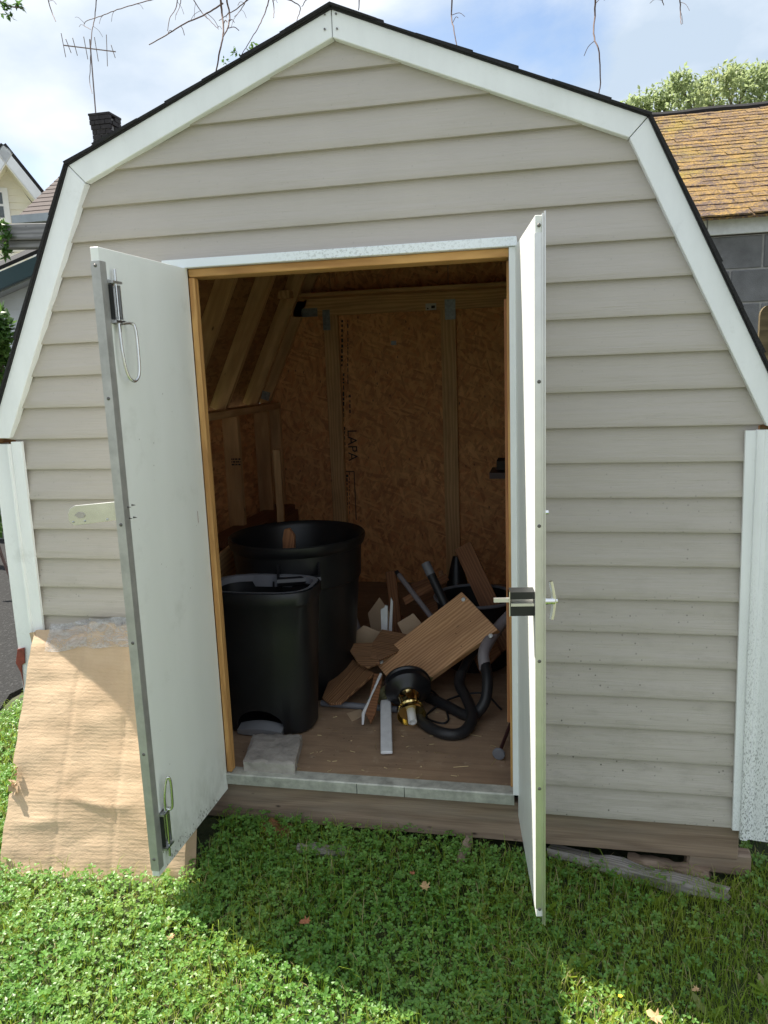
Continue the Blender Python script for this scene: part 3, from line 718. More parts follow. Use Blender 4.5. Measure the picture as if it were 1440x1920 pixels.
# dark rubbed dirt along the bottom corner
mb = MB()
for i in range(80):
    t = random.random() ** .6; uu = .03 + .42*t; zz = .006 + abs(random.gauss(0, .030)) * (.25 + .75*t) + .002; r = random.uniform(.0006, .0028)
    mb.add([PL(uu - r, -.0004, zz), PL(uu, -.0004, zz - r*1.6), PL(uu + r*.8, -.0004, zz), PL(uu, -.0004, zz + r*random.uniform(1, 4))], [(0, 1, 2, 3)])
tag(mb.build('dirt_specks', M_['bark'], dl), None, None, None, 'stuff')
# right door: inner face looks to -x
aR = R(97.6); DWR = .470
dr, PR, oR, ddR, nR = door(.499, (-math.cos(aR), -math.sin(aR), 0), (-math.sin(aR), math.cos(aR), 0), DWR, .016, -.012, 1.728)
def onR(u, v): q = PP(u, v, oR, nR); return (q - oR).dot(ddR), q.z
es = MB(); pbox(PR, DWR, DWR + .0015, -.0012, .0165, .012, 1.690, es); pbox(PR, DWR - .004, DWR + .006, .0150, .0185, -.030, 1.731, es); pbox(PR, DWR, DWR + .010, .0195, .0225, -.03, 1.735, es)
st = es.build('edge_strip', M_['aluminium'], dr)
for v in (422, 716, 987, 1241, 1480, 1706):
    zz = PY(1006, v, oR.y - .47).z
    MB().lathe([(.0001, .0028), (.0026, .0026), (.0044, .0008), (.0044, 0)], PR(DWR + .0015, .0085, zz), 10, ddR).build('screw', M_['screw'], st)
# T handle outside, lock case inside
zc = PY(1035, 1130, oR.y - .44).z
hr = MB().lathe([(.018, 0), (.018, .006), (.009, .008), (.009, .034), (.0001, .036)], PR(DWR - .035, .0165, zc), 16, -nR).build('tee_handle', M_['chrome'], dr, 40)
MB().tube(catmull([PR(DWR - .035, .041, zc + .050), PR(DWR - .035, .046, zc + .025), PR(DWR - .035, .049, zc), PR(DWR - .035, .047, zc - .025), PR(DWR - .035, .043, zc - .046)], 5), [.0062]*21, 8).build('grip', M_['chrome'], hr, 50)
MB().lathe([(.006, 0), (.006, .004), (.0001, .005)], PR(DWR - .035, .053, zc), 10, -nR).build('keyhole', M_['chrome'], hr)
lk = MB()
for (za, zb) in ((zc + .012, zc + .030), (zc - .030, zc - .006)): pbox(PR, DWR - .055, DWR - .012, -.060, -.0005, za, zb, lk)
lkk = lk.build('lock_case', M_['dark_metal'], dr)
pbox(PR, DWR - .055, DWR - .012, -.062, -.060, zc - .031, zc + .031).build('rim', M_['chrome'], lkk)
pbox(PR, DWR - .060, DWR - .010, -.058, -.002, zc - .005, zc + .002).build('rim', M_['aluminium'], lkk)
pbox(PR, DWR - .040, DWR - .032, -.098, -.060, zc - .001, zc + .009).build('latch_rod', M_['aluminium'], lkk)
zz = PY(1022, 963, oR.y - .45).z
MB().tube([PR(DWR - .03, .016, zz), PR(DWR - .03, .034, zz)], .0055, 10).build('bolt', M_['chrome'], dr)
# ================================================================== NEIGHBOURING BUILDINGS
# --- block garage with mossy roof, right
GY = 3.05
gar = thing('garage', (2.4, GY, -.15), 'grey concrete block garage with orange mossy shingle roof behind the shed', 'garage')
zt = PY(1400, 440, GY).z
bw, bh = .405, .203
blk = boxmesh('block', bw - .012, .19, bh - .012, .004); blk.materials.append(M_['block_face'])
x_joint = PY(1431, 470, GY).x
MB().box((-1.6, GY + .006, -.2), (5.5, GY + .19, zt)).build('mortar_wall', M_['mortar'], gar)
for r in range(10):
    z = zt - bh*(r + .5); off = 0 if r % 2 == 0 else bw*.55
    for c in range(-4, 6):
        x = x_joint - bw/2 + c*bw + off
        if x < .7: continue
        obj('block', blk, None, gar, Matrix.Translation((x, GY + .095 + random.uniform(-.002, .002), z)))
zf0, zf1 = PY(1400, 437, GY - .03).z, PY(1400, 404, GY - .03).z + .045
xs_ = PY(1326, 420, GY - .03).x
for (xa, xb) in ((-1.6, xs_ - .003), (xs_ + .003, 5.5)):
    board('fascia_board', (xa, GY - .02, (zf0 + zf1)/2), (xb, GY - .02, (zf0 + zf1)/2), zf1 - zf0, .03, (0, 1, 0), M_['white_paint'], gar)
EY, ez = GY - .14, PY(1400, 403, GY - .14).z
RY = EY + 2.75; rz = PY(1330, 211, RY).z
sl_ = Vector((0, RY - EY, rz - ez)); sn = Vector((0, -sl_.z, sl_.y)).normalized(); sd = sl_.normalized()
MB().extrude([(-1.7, EY, ez - .005), (5.6, EY, ez - .005), (5.6, RY, rz - .005), (-1.7, RY, rz - .005)], tuple(-sn*.012)).build('roof_deck', M_['mossy_shingle'], gar)
MB().extrude([(-1.7, RY, rz - .03), (5.6, RY, rz - .03), (5.6, RY + 2.7, ez - .03), (-1.7, RY + 2.7, ez - .03)], (0, 0, .03)).build('roof_deck', M_['shingle_brown'], gar)
NR = 28; exp_ = sl_.length / NR; tw = .305
tab = MB()
def tabv(t_, up): return [(-tw/2 + .003, 0, 0), (tw/2 - .003, 0, 0), (tw/2 - .003, t_, 0), (-tw/2 + .003, t_, 0)]
tabs = []
for k in range(4):
    mb = MB(); nn = 5
    lip = [random.uniform(.005, .012) for _ in range(nn + 1)]; fr = [random.uniform(-.008, .006) for _ in range(nn + 1)]
    rows = [[(-tw/2 + .002 + (tw - .004)*i/nn, fr[i], 0.0) for i in range(nn+1)], [(-tw/2 + .002 + (tw - .004)*i/nn, fr[i] + .002, lip[i]) for i in range(nn+1)], [(-tw/2 + .002 + (tw - .004)*i/nn, exp_*1.1, .004) for i in range(nn+1)]]
    n = nn + 1; mb.add([p for r_ in rows for p in r_], [(j*n+i, j*n+i+1, (j+1)*n+i+1, (j+1)*n+i) for j in range(2) for i in range(nn)])
    me = mb.mesh('shingle'); me.materials.append(M_['mossy_shingle']); tabs.append(me)
cnt = 0
for r in range(NR):
    o_ = Vector((0, EY, ez)) + sd*(r*exp_) + sn*.002
    wv_ = r * .43
    xa = PY(1215, 300, EY + 1.2).x - .3
    for c in range(0, 12):
        x = xa + c*tw + (wv_ % tw)
        if x > 3.3 + r*.03: continue
        M = Matrix((Vector((1, 0, 0)), sd, sn)).transposed().to_4x4(); M.translation = o_ + Vector((x, 0, 0)) + sn*random.uniform(0, .006) + sd*random.uniform(-.006, .006)
        if cnt < 298: obj('shingle', random.choice(tabs), None, gar, M); cnt += 1
mb = MB()
rc = MB().tube([(-1.7, RY, rz + .01)] + [(-1.7 + 7.3*i/40, RY + random.uniform(-.01, .01), rz + .012 + random.uniform(-.006, .01)) for i in range(1, 41)], .035, 6).build('ridge_cap', M_['shingle_black'], gar)
# --- round-topped grey post near garage
pt = thing('fence_picket', (PY(1432, 640, 1.9).x, 1.9, -.15), 'rounded top of a rough mossy picket in front of the garage blocks', 'picket')
a = PY(1423, 640, 1.9); zt_ = PY(1436, 572, 1.9).z; xw = .085
mb = MB(); pr = [(a.x, 1.9, -.2)] + [(a.x + xw*(.5 - .5*math.cos(math.pi*i/8)), 1.9, zt_ - .05 + .05*math.sin(math.pi*i/8)) for i in range(9)] + [(a.x + xw, 1.9, -.2)]
mb.extrude(pr, (0, .03, 0)); wood('moss_wood', (.20, .15, .075), (.09, .065, .03), rings=60, bump=.9, rough=.9)
mb.build('picket_board', M_['moss_wood'], pt)

# --- yellow house, far left
def lap_wall(name, mat, par, pts, n, dz, y, off=.02):
    """wall of overlapping boards: horizontal strips clipped to the polygon (x,z) convex"""
    zs0 = min(p[1] for p in pts); zs1 = max(p[1] for p in pts); mb = MB(); z = zs0
    def span(zq):
        xs = []
        for i in range(len(pts)):
            (xa, za), (xb, zb) = pts[i], pts[(i+1) % len(pts)]
            if (za - zq) * (zb - zq) <= 0 and abs(za - zb) > 1e-9: xs.append(xa + (xb - xa)*(zq - za)/(zb - za))
        return (min(xs), max(xs)) if len(xs) >= 2 else None
    while z < zs1 - 1e-3:
        z2 = min(z + dz, zs1 - 1e-4); s1, s2 = span(z + 1e-4), span(z2)
        if s1 and s2:
            mb.add([(s1[0], y - off, z), (s1[1], y - off, z), (s2[1], y, z2), (s2[0], y, z2), (s1[0], y + .01, z), (s1[1], y + .01, z)], [(0, 1, 2, 3), (4, 5, 1, 0)])
        z += dz
    return mb.build(name, mat, par)
H0 = PY(8, 285, 10.2)
th_ = math.atan2(H0.x - CAM.x, H0.y - CAM.y)                 # the ridge runs away from the camera side
MH = Matrix.Translation((H0.x, H0.y, 0)) @ Matrix.Rotation(-th_, 4, 'Z'); MHi = MH.inverted(); hn = MH.to_3x3() @ Vector((0, 1, 0))
def HL(u, v, d=0.0): return MHi @ PP(u, v, H0 + hn*d, hn)
pk, ev = HL(8, 285), HL(80, 374)
hou = thing('house', (H0.x, H0.y, -.15), 'pale yellow gabled house with white rake trim and a window', 'house')
zb_ = -.2; wid = ev.x - pk.x; wx0, wx1 = pk.x - wid + .16, ev.x - .16; HY = 0.0
def inM(o): o.matrix_basis = MH; W[o.name] = MH; return o
inM(lap_wall('wall', M_['lap_yellow'], hou, [(wx0, zb_), (wx1, zb_), (wx1, ev.z - .1), (pk.x, pk.z - .25), (wx0, ev.z - .1)], 0, .115, HY))
inM(MB().box((wx0 + .02, HY + .02, zb_), (wx1 - .01, HY + 5, ev.z - .35)).build('side_wall', M_['lap_yellow'], hou))
inM(MB().box((wx1 - .09, HY - .05, zb_), (wx1 + .01, HY - .021, ev.z - .15)).build('corner_board', M_['frame_white'], hou))
for sg in (-1, 1):
    e = Vector((pk.x + sg*wid, 0, ev.z)); p_ = Vector((pk.x, 0, pk.z)); d_ = (e - p_); nd = Vector((-d_.z, 0, d_.x)).normalized(); nd = nd if nd.z > 0 else -nd
    def q(t, o): v = p_ + d_*t + nd*o; return (v.x, HY - .42, v.z)
    inM(MB().extrude([q(-.01, .0), q(1, .0), q(1, .05), q(-.01, .05)], (0, 5.5, 0)).build('roof', M_['shingle_black'], hou))
    inM(MB().extrude([q(0, -.15), q(1, -.15), q(1, -.005), q(0, -.005)], (0, .04, 0)).build('rake_trim', M_['frame_white'], hou))
    inM(MB().extrude([q(.02, -.17), q(1, -.17), q(1, -.155), q(.02, -.155)], (0, .42, 0)).build('soffit', M_['lap_yellow'], hou))
a, b = HL(-22, 352), HL(21, 419)
wnd = inM(MB().box((a.x, HY - .06, b.z), (b.x, HY - .02, a.z)).build('window', M_['frame_white'], hou))
zm = (a.z + b.z)/2
for (z0_, z1_) in ((b.z + .08, zm - .02), (zm + .02, a.z - .08)):
    o = MB().box((a.x + .07, HY - .068, z0_), (b.x - .09, HY - .058, z1_)).build('pane', M_['window_glass'], wnd)
    o.matrix_parent_inverse = Matrix.Identity(4); o.matrix_basis = Matrix.Identity(4)
# --- brown-roofed house with chimney
H2 = 7.6
E0 = PY(34, 407, H2); T0 = PY(196, 250, H2 + 3.0)
h2 = thing('house', (E0.x + 3, H2, -.15), 'house with brown shingle roof, grey gutter and dark chimney behind the shed', 'house')
Rr_ = Vector((T0.x + 5, T0.y, T0.z)); E1 = Vector((E0.x + 8, H2, E0.z))
upv = (T0 - E0); nrm = (E1 - E0).cross(T0 - E0).normalized()
nrow = 22
def lerp(a, b, t): return a + (b - a)*t
for i in range(nrow):
    t0, t1 = i/nrow, min(1, (i + 1.25)/nrow); mb = MB()
    A0, B0, A1, B1 = lerp(E0, T0, t0), lerp(E1, Rr_, t0), lerp(E0, T0, t1), lerp(E1, Rr_, t1)
    mb.add([A0, B0, A0 + nrm*.014, B0 + nrm*.014, B1 + nrm*.004, A1 + nrm*.004], [(0, 1, 3, 2), (2, 3, 4, 5)])
    mb.build('shingle_course', M_['shingle_brown'], h2)
MB().add([E0, Vector((E0.x + .2, T0.y + 3, E0.z)), T0, T0 + Vector((0, .05, 0))], [(0, 1, 2)]).build('roof', M_['shingle_brown'], h2)
g = MB().box((E0.x - .02, H2 - .12, E0.z - .10), (E1.x, H2 + .02, E0.z + .0)).build('gutter', M_['gutter'], h2)
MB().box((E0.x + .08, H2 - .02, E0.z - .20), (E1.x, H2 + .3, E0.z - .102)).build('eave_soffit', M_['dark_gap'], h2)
lap_wall('wall', M_['lap_yellow'], h2, [(E0.x + .55, -.2), (E1.x, -.2), (E1.x, E0.z - .15), (E0.x + .55, E0.z - .15)], 0, .115, H2 + .45)
MB().box((E0.x + .56, H2 + .47, -.2), (E1.x, H2 + 5, E0.z - .2)).build('house_body', M_['lap_yellow'], h2)
CY = H2 + 2.6
c0, c1 = PY(174, 262, CY), PY(208, 262, CY); ct = PY(190, 213, CY).z; cw = c1.x - c0.x
ch = MB().box((c0.x + .02, CY + .02, c0.z - 2.2), (c1.x - .02, CY + cw - .02, ct - .05)).build('chimney', M_['mortar'], h2)
zz = c0.z - .5; row = 0
while zz < ct - .03:
    ex = .022 if zz > ct - .17 else (.011 if zz > ct - .24 else 0)
    cuts = (0, .5, 1) if row % 2 else (0, .25, .75, 1)
    for k in range(len(cuts) - 1):
        xa, xb = c0.x - ex + (cw + 2*ex)*cuts[k] + .004, c0.x - ex + (cw + 2*ex)*cuts[k+1] - .004
        MB().box((xa, CY - ex, zz), (xb, CY - ex + .07, zz + .062)).build('brick', M_['chimney_brick'], ch)
        if k: 
            ya, yb = CY - ex + .005 + (cw + 2*ex)*cuts[k], CY - ex + (cw + 2*ex)*cuts[k+1] - .004
            MB().box((c1.x + ex - .07, ya, zz), (c1.x + ex, yb, zz + .062)).build('brick', M_['chimney_brick'], ch)
            MB().box((c0.x - ex, ya, zz), (c0.x - ex + .07, yb, zz + .062)).build('brick', M_['chimney_brick'], ch)
    zz += .072; row += 1
MB().box((c0.x - .028, CY - .03, ct - .02), (c1.x + .028, CY + cw + .03, ct + .012)).build('chimney_cap', M_['chimney_brick'], h2)
# antenna
AY = CY + .2
base_p = PY(181, 232, AY); top_p = PY(169, 80, AY)
an = thing('tv_antenna', (base_p.x, AY, ct), 'thin rusty television antenna on a mast above the dark chimney', 'antenna')
MB().tube([Vector((base_p.x, AY, ct - .1)), top_p + Vector((0, 0, .05))], .011, 8).build('mast', M_['antenna'], an)
b0, b1_ = PY(120, 85, AY - .1), PY(217, 97, AY + .5)
MB().tube([b0, b1_], .010, 6).build('boom', M_['antenna'], an)
for (u, v0, v1, du) in ((119, 68, 104, 5), (140, 75, 100, 4), (160, 74, 108, 5), (180, 73, 110, 5), (200, 70, 121, 10), (212, 86, 102, 4), (128, 78, 96, 3)):
    t = (u - 120)/97; c = lerp(b0, b1_, t); dv = (v1 - v0)/2 * 1.0
    h = (PY(u + du/2, v0, c.y) - PY(u - du/2, v1, c.y))
    MB().tube([c - h*.5 + Vector((0, .10, 0)), c + h*.5 - Vector((0, .10, 0))], .006, 5).build('element', M_['antenna'], an)
# --- white-sided outbuilding with teal rake board
TY = 4.2
tb = thing('outbuilding', (-4.2, TY, -.1), 'white sided outbuilding with dark teal roof edge left of the shed', 'outbuilding')
def tq(u, v, y=TY - .35): return PY(u, v, y)
slab('rake_board', [tq(-70, 541), tq(120, 459), tq(118, 492), tq(-70, 575)], .04, M_['teal'], tb)
slab('roof', [tq(-70, 535), tq(120, 452), PY(120, 440, TY + 3), PY(-70, 520, TY + 3)], .03, M_['shingle_black'], tb)
slab('soffit', [tq(-70, 577, TY - .30), tq(118, 494, TY - .30), PY(118, 505, TY), PY(-70, 588, TY)], .02, M_['soffit'], tb)
xa, xb = PY(-150, 600, TY).x, PY(130, 600, TY).x
zl, zr = PY(-70, 590, TY).z, PY(118, 505, TY).z
lap_wall('wall', M_['lap_white'], tb, [(xa, .25), (xb, .25), (xb, zr + .05), (xa, zl - .15)], 0, .10, TY, .014)
MB().box((xa, TY + .02, -.15), (xb, TY + 3, zl - .3)).build('side_wall', M_['lap_white'], tb)
MB().box((xa, TY - .03, -.15), (xb, TY + .02, .25)).build('foundation', M_['foundation'], tb)
# --- weathered beam of a pergola
QY = 3.2
pg = thing('pergola', (PY(-160, 440, QY).x, QY, -.1), 'weathered grey timber beam on a post left of the shed', 'pergola')
a, b = PY(-190, 440, QY), PY(150, 434, QY)
board('beam', a, b, .115, .09, (0, 1, 0), M_['grey_beam'], pg, .006)
board('beam', a + Vector((0, .05, -.085)), b + Vector((0, .05, -.085)), .05, .12, (0, 1, 0), M_['grey_beam'], pg, .004)
for q_ in (a + Vector((.25, .02, -.1)), Vector((b.x - .05, b.y + .02, b.z - .1))): board('post', (q_.x, q_.y, -.12), (q_.x, q_.y, q_.z), .09, .09, (0, 1, 0), M_['grey_beam'], pg, .004)

# ================================================================== FOLIAGE HELPERS
def leaf_quads(mb, c, n, size, rnd=1.0, droop=0.3):
    t = Vector((random.gauss(0,1), random.gauss(0,1), random.gauss(0,1))).normalized()
    for _ in range(n):
        d = (t*.4 + Vector((random.gauss(0,1), random.gauss(0,1), random.gauss(0,1) - droop))).normalized(); s = size*random.uniform(.6, 1.25)
        sd_ = d.cross(Vector((random.gauss(0,1), random.gauss(0,1), 2.2))).normalized()*s*.27
        p = c; up = d.cross(sd_).normalized()*s*.06
        mb.add([p, p + d*s*.45 + sd_ + up, p + d*s, p + d*s*.45 - sd_ + up], [(0, 1, 2), (0, 2, 3)])
def leafy(name, label, cat, base, centers, nleaf, size, mat, trunk=None, rad=.3, group=None, lpc=4):
    t = thing(name, base, label, cat, group); mb = MB()
    for (c, r) in centers:
        for _ in range(nleaf):
            d = Vector((random.gauss(0,1), random.gauss(0,1), random.gauss(0,1))).normalized() * r * random.uniform(.35, 1.0)
            leaf_quads(mb, Vector(c) + d, lpc, size)
    mb.build('crown', M_[mat], t)
    return t
# tree behind the garage
TYy = 13.5
tb0 = PY(1360, 160, TYy)
cs = []
for (u, v, r) in ((1200, 196, .26), (1232, 190, .30), (1262, 178, .34), (1275, 155, .24), (1300, 190, .36), (1315, 165, .28), (1340, 180, .40), (1362, 150, .34), (1390, 175, .42), (1405, 148, .30), (1432, 152, .36), (1430, 185, .42), (1470, 165, .5), (1250, 212, .36), (1290, 215, .4), (1340, 215, .4), (1400, 215, .45), (1180, 205, .2), (1500, 190, .5), (1378, 138, .18), (1440, 138, .2)):
    cs.append((PY(u, v, TYy + random.uniform(-.8, .8)), r))
tr = leafy('tree', 'leafy green tree rising behind the mossy garage roof', 'tree', (tb0.x, TYy, -.15), cs, 110, .085, 'tree_leaf')
mb = MB(); root = Vector((tb0.x, TYy, -.2)); fork = root + Vector((.1, 0, tb0.z*.62))
mb.tube([root, lerp(root, fork, .5) + Vector((.08, 0, 0)), fork], [.2, .16, .12], 10)
mb.build('trunk', M_['bark'], tr, 60)
for c, r in cs:
    mb = MB(); m_ = lerp(fork, Vector(c), .55) + Vector((random.uniform(-.2, .2), random.uniform(-.2, .2), .15))
    mb.tube(catmull([fork, m_, Vector(c)], 4), [.05*(1 - i/10) + .006 for i in range(9)], 5)
    mb.build('limb', M_['bark'], tr)
# climbing plant left of the shed + strands on the beam
cs = [(PY(u, v, 2.5), r) for u, v, r in ((-12, 590, .06), (-2, 612, .08), (2, 640, .10), (4, 662, .09), (0, 690, .10), (-18, 650, .12), (-20, 720, .14), (-10, 760, .16), (-30, 600, .1), (-25, 810, .17), (-15, 860, .18), (-30, 910, .2), (-20, 960, .2))]
vb = leafy('shrub', 'green leafy shrub at the left edge beside the outbuilding', 'shrub', (PY(-20, 700, 2.5).x, 2.5, -.1), cs, 34, .085, 'vine_leaf', lpc=3)
mb = MB(); bp = Vector((PY(-20, 700, 2.5).x, 2.5, -.12))
for c, r in cs: mb.tube(catmull([bp, lerp(bp, Vector(c), .5) + Vector((random.uniform(-.06, .06), 0, 0)), Vector(c)], 4), .006, 5)
mb.build('stem', M_['twig'], vb)
vt = thing('vine', PY(8, 430, QY - .06), 'thin leafy vine trailing over the weathered pergola beam', 'vine')
path = catmull([PY(u, v, QY - .08) for u, v in ((2, 412), (10, 432), (14, 446), (9, 462), (14, 472), (7, 482))], 5)
MB().tube(path, .003, 5).build('stem', M_['twig'], vt)
mb = MB()
for p in path: leaf_quads(mb, p, 4, .055)
for p in [PY(u, v, QY - .08) for u, v in ((0, 418), (3, 426), (-4, 440), (6, 440))]: leaf_quads(mb, p, 7, .06)
mb.build('foliage', M_['vine_leaf'], vt)
# leaf sprig, top left corner
sp = thing('leafy_branch', PY(-20, -20, .9), 'small leafy twig hanging in at the top left corner of the sky', 'branch')
MB().tube(catmull([PY(u, v, .9) for u, v in ((-30, -15), (0, 2), (20, 12), (44, 15))], 4), .003, 5).build('stem', M_['twig'], sp)
mb = MB()
for (u, v, n) in ((4, 4, 10), (12, 12, 10), (20, 10, 10), (30, 5, 9), (40, 10, 7), (14, 28, 6), (8, 20, 6), (22, 33, 4), (2, 25, 4), (42, 17, 4)): leaf_quads(mb, PY(u, v, .9), n, .028)
mb.build('foliage', M_['vine_leaf'], sp)
# bare hanging twigs
tw_ = [
 ('long bare twig hanging over the TV antenna', [(181, -10), (178, 30), (172, 62), (170, 95), (169, 130), (168, 155), (173, 175)], 1.4, .0035),
 ('bare arching tendril crossing right of the antenna mast', [(290, -2), (255, 8), (220, 18), (190, 30), (165, 38), (158, 48), (170, 55)], 1.0, .003),
 ('short straight twig in the upper left sky', [(88, -10), (96, 20), (105, 40)], .8, .0035),
 ('long slanting bare branch left of the hanging vine bundle', [(418, 6), (388, 25), (345, 45), (318, 62), (280, 84)], .9, .005),
 ('thin twig dangling between the tendril and the slanting branch', [(333, -6), (330, 15), (318, 35), (314, 58)], .9, .003),
 ('short hooked twig beside the thin dangling twig', [(339, -4), (337, 12), (330, 28)], .9, .0025),
 ('crossing twig sloping down to the right before the vine bundle', [(360, -6), (376, 20), (395, 40), (410, 55)], 1.0, .003),
 ('thick bare vine dropping to the left roof slope', [(413, -10), (416, 25), (419, 60), (412, 95), (405, 136)], .55, .006),
 ('second strand looping beside the thick bare vine', [(423, -10), (430, 25), (428, 50), (419, 68)], .56, .005),
 ('forked twig right of the thick bare vine', [(466, -2), (446, 15), (425, 28), (411, 39)], .8, .0035),
 ('wiry twig end under the forked twig', [(462, 0), (452, 18), (440, 32)], .8, .0025),
 ('long twig slanting down onto the left roof slope', [(506, -8), (498, 20), (486, 48), (468, 78), (451, 106)], .45, .003),
 ('short twig hanging left of the shed peak', [(511, -6), (514, 15), (513, 34)], .6, .003),
 ('small forked twig just above the left side of the peak', [(533, -4), (562, 12), (557, 38)], .35, .003),
 ('twig splitting off above the peak', [(577, -4), (566, 12)], .35, .0025),
 ('fine twig right of the shed peak', [(674, -8), (672, 20)], .3, .003),
 ('single thin twig hanging to the right roof slope', [(848, -8), (846, 28), (851, 55), (857, 86)], .3, .0035),
 ('kinked bare twig with side spurs hanging at the right roof slope', [(1117, -8), (1115, 30), (1114, 70), (1123, 98), (1126, 155), (1122, 176)], .35, .004),
 ('short twig at the top right of the sky', [(1274, -8), (1276, 20), (1277, 46)], .8, .0035),
 ('stub of a twig at the top edge right of centre', [(1239, -6), (1245, 10)], .8, .003)]
for lab, pts, y, r in tw_:
    P3 = [PY(u, v, y + .04*math.sin(i*1.7)) for i, (u, v) in enumerate(pts)]
    t = thing('bare_twig', P3[-1], lab, 'twig', 'bare twigs hanging in the sky')
    path = catmull(P3, 5); n = len(path)
    path = [p + Vector((random.uniform(-.0012, .0012), 0, random.uniform(-.0012, .0012))) for p in path]
    MB().tube(path, [.7*r*(1 - .45*i/n) for i in range(n)], 6).build('stem', M_['twig'], t)
    for i in range(2, n - 1, 3):
        if random.random() < .35:
            d = Vector((random.uniform(-1, 1), random.uniform(-.4, .4), random.uniform(-.7, .5))).normalized()*random.uniform(.02, .06)
            MB().tube(catmull([path[i], path[i] + d*.6, path[i] + d + Vector((0, 0, -.015))], 3), [r*.28]*7, 4).build('spur', M_['twig'], t)
# tiny weed sprouting from the left roof slope
wd = thing('roof_weed', PY(448, 104, .2), 'tiny weeds sprouting along the left roof slope', 'weed')
mb = MB()
for (u, v) in ((420, 122), (438, 110), (444, 104), (470, 95), (474, 92)):
    p = PY(u, v, .12)
    for k in range(5): leaf_quads(mb, p + Vector((random.uniform(-.012, .012), 0, random.uniform(-.005, .02))), 2, .014)
mb.build('foliage', M_['vine_leaf'], wd)
# ================================================================== THINGS IN AND BY THE SHED
# --- flattened cardboard box leaning on the wall
cb = thing('cardboard_sheet', (-.8, -.4, -.11), 'big creased brown cardboard sheet leaning on the siding left of the door', 'cardboard')
c00, c10 = Vector((-1.085, -.425, -.115)), Vector((-.498, -.345, -.125))
c01, c11 = PY(64, 1180, -.048), Vector((-.56, -.032, .625))
cn = (c10 - c00).cross(c01 - c00).normalized()
if cn.y > 0: cn = -cn
def cbp(u, v, off=0.0):
    p = lerp(lerp(c00, c10, u), lerp(c01, c11, u), v)
    w = .009*noise.noise(Vector((u*2.2, v*5, 1))) + .0042*noise.noise(Vector((u*3, v*12, 5))) + .0012*noise.noise(Vector((u*9, v*24, 9))) + .0030*noise.noise(Vector((u*9 + v*7, v*6 - u*3, 12)))
    for (vv, a, wd_) in ((.22, .010, .018), (.30, .008, .014), (.42, .007, .02), (.58, .006, .016), (.12, .009, .02)):
        q = vv + .035*noise.noise(Vector((u*2.5, vv*20, 2))); w += a*math.exp(-((v - q)/wd_)**2) * max(0, noise.noise(Vector((u*2.7, vv*9, 3)))) * 1.1
    for (uu, a) in ((.30, -.0025), (.62, -.003), (.86, .003)):
        q = uu + .05*(v - .5) + .015*noise.noise(Vector((v*4, uu*9, 0))); w += a*math.exp(-((u - q)/.012)**2)
    if v > .93: w -= (v - .93)*.25*(1 if u < .35 else .3)
    return p + cn*(w + off)
NU, NV = 70, 90
rings = []
for j in range(NV + 1):
    v = j/NV; l = -.006 + .018*noise.noise(Vector((0, v*9, 4))) + (.022 if .33 < v < .44 else 0); h = 1 + .01*noise.noise(Vector((1, v*7, 4)))
    def vv_(u): return v - (.022*noise.noise(Vector((u*4, 7, 2))) + .012*noise.noise(Vector((u*17, 3, 2))))*(1 if j == NV else (.5 if j == NV - 1 else 0))
    fr = [cbp(l + (h - l)*i/NU, vv_(i/NU)) for i in range(NU + 1)]
    rings.append(fr + [p - cn*.005 for p in reversed(fr)])
MB().loft(rings).build('face_sheet', M_['cardboard'], cb, 50)
mb = MB()
mb.loft([[cbp(1.0, v), cbp(1.0, v) + Vector((.014, .05, 0)), cbp(1.0, v) + Vector((.010, .05, 0)), cbp(1.0, v) - cn*.004 - Vector((.004, 0, 0))] for v in [i/12 for i in range(13)]])
mb.build('side_flap', M_['cardboard'], cb)
mb = MB(); a = cbp(.0, .975)
mb.loft([[a + Vector((-.002, .0, .012 - .045*t)) , a + Vector((-.030 + .008*t, .012, .004 - .055*t)), a + Vector((-.030 + .008*t, .016, .004 - .055*t)), a + Vector((-.002, .005, .012 - .045*t))] for t in (0, .4, 1)])
mb.build('torn_corner', M_['cardboard'], cb)
mb = MB()
for (v, s) in ((.37, .02), (.345, .026), (.40, .016), (.43, .012)):
    p = cbp(.03, v, .004)
    for k in range(3):
        d = Vector((random.uniform(-1, .6), random.uniform(-.9, -.2), random.uniform(-.6, .6))).normalized()*s; e = Vector((random.uniform(-.4, .4), random.uniform(-.3, .3), random.uniform(-1, 1))).normalized()*s*.8
        mb.add([p, p + d, p + d*.8 + e, p + e*.7], [(0, 1, 2, 3)])
mb.build('torn_flap', M_['cardboard'], cb)
mb = MB()
mb.grid(lambda u, v: cbp(.09 + .93*u, .90 + .125*v + .012*noise.noise(Vector((u*6, 3, 3))), .006 + .006*noise.noise(Vector((u*14, v*5, 8)))), 60, 10)
mb.build('plastic_wrap', M_['plastic_film'], cb, 60)

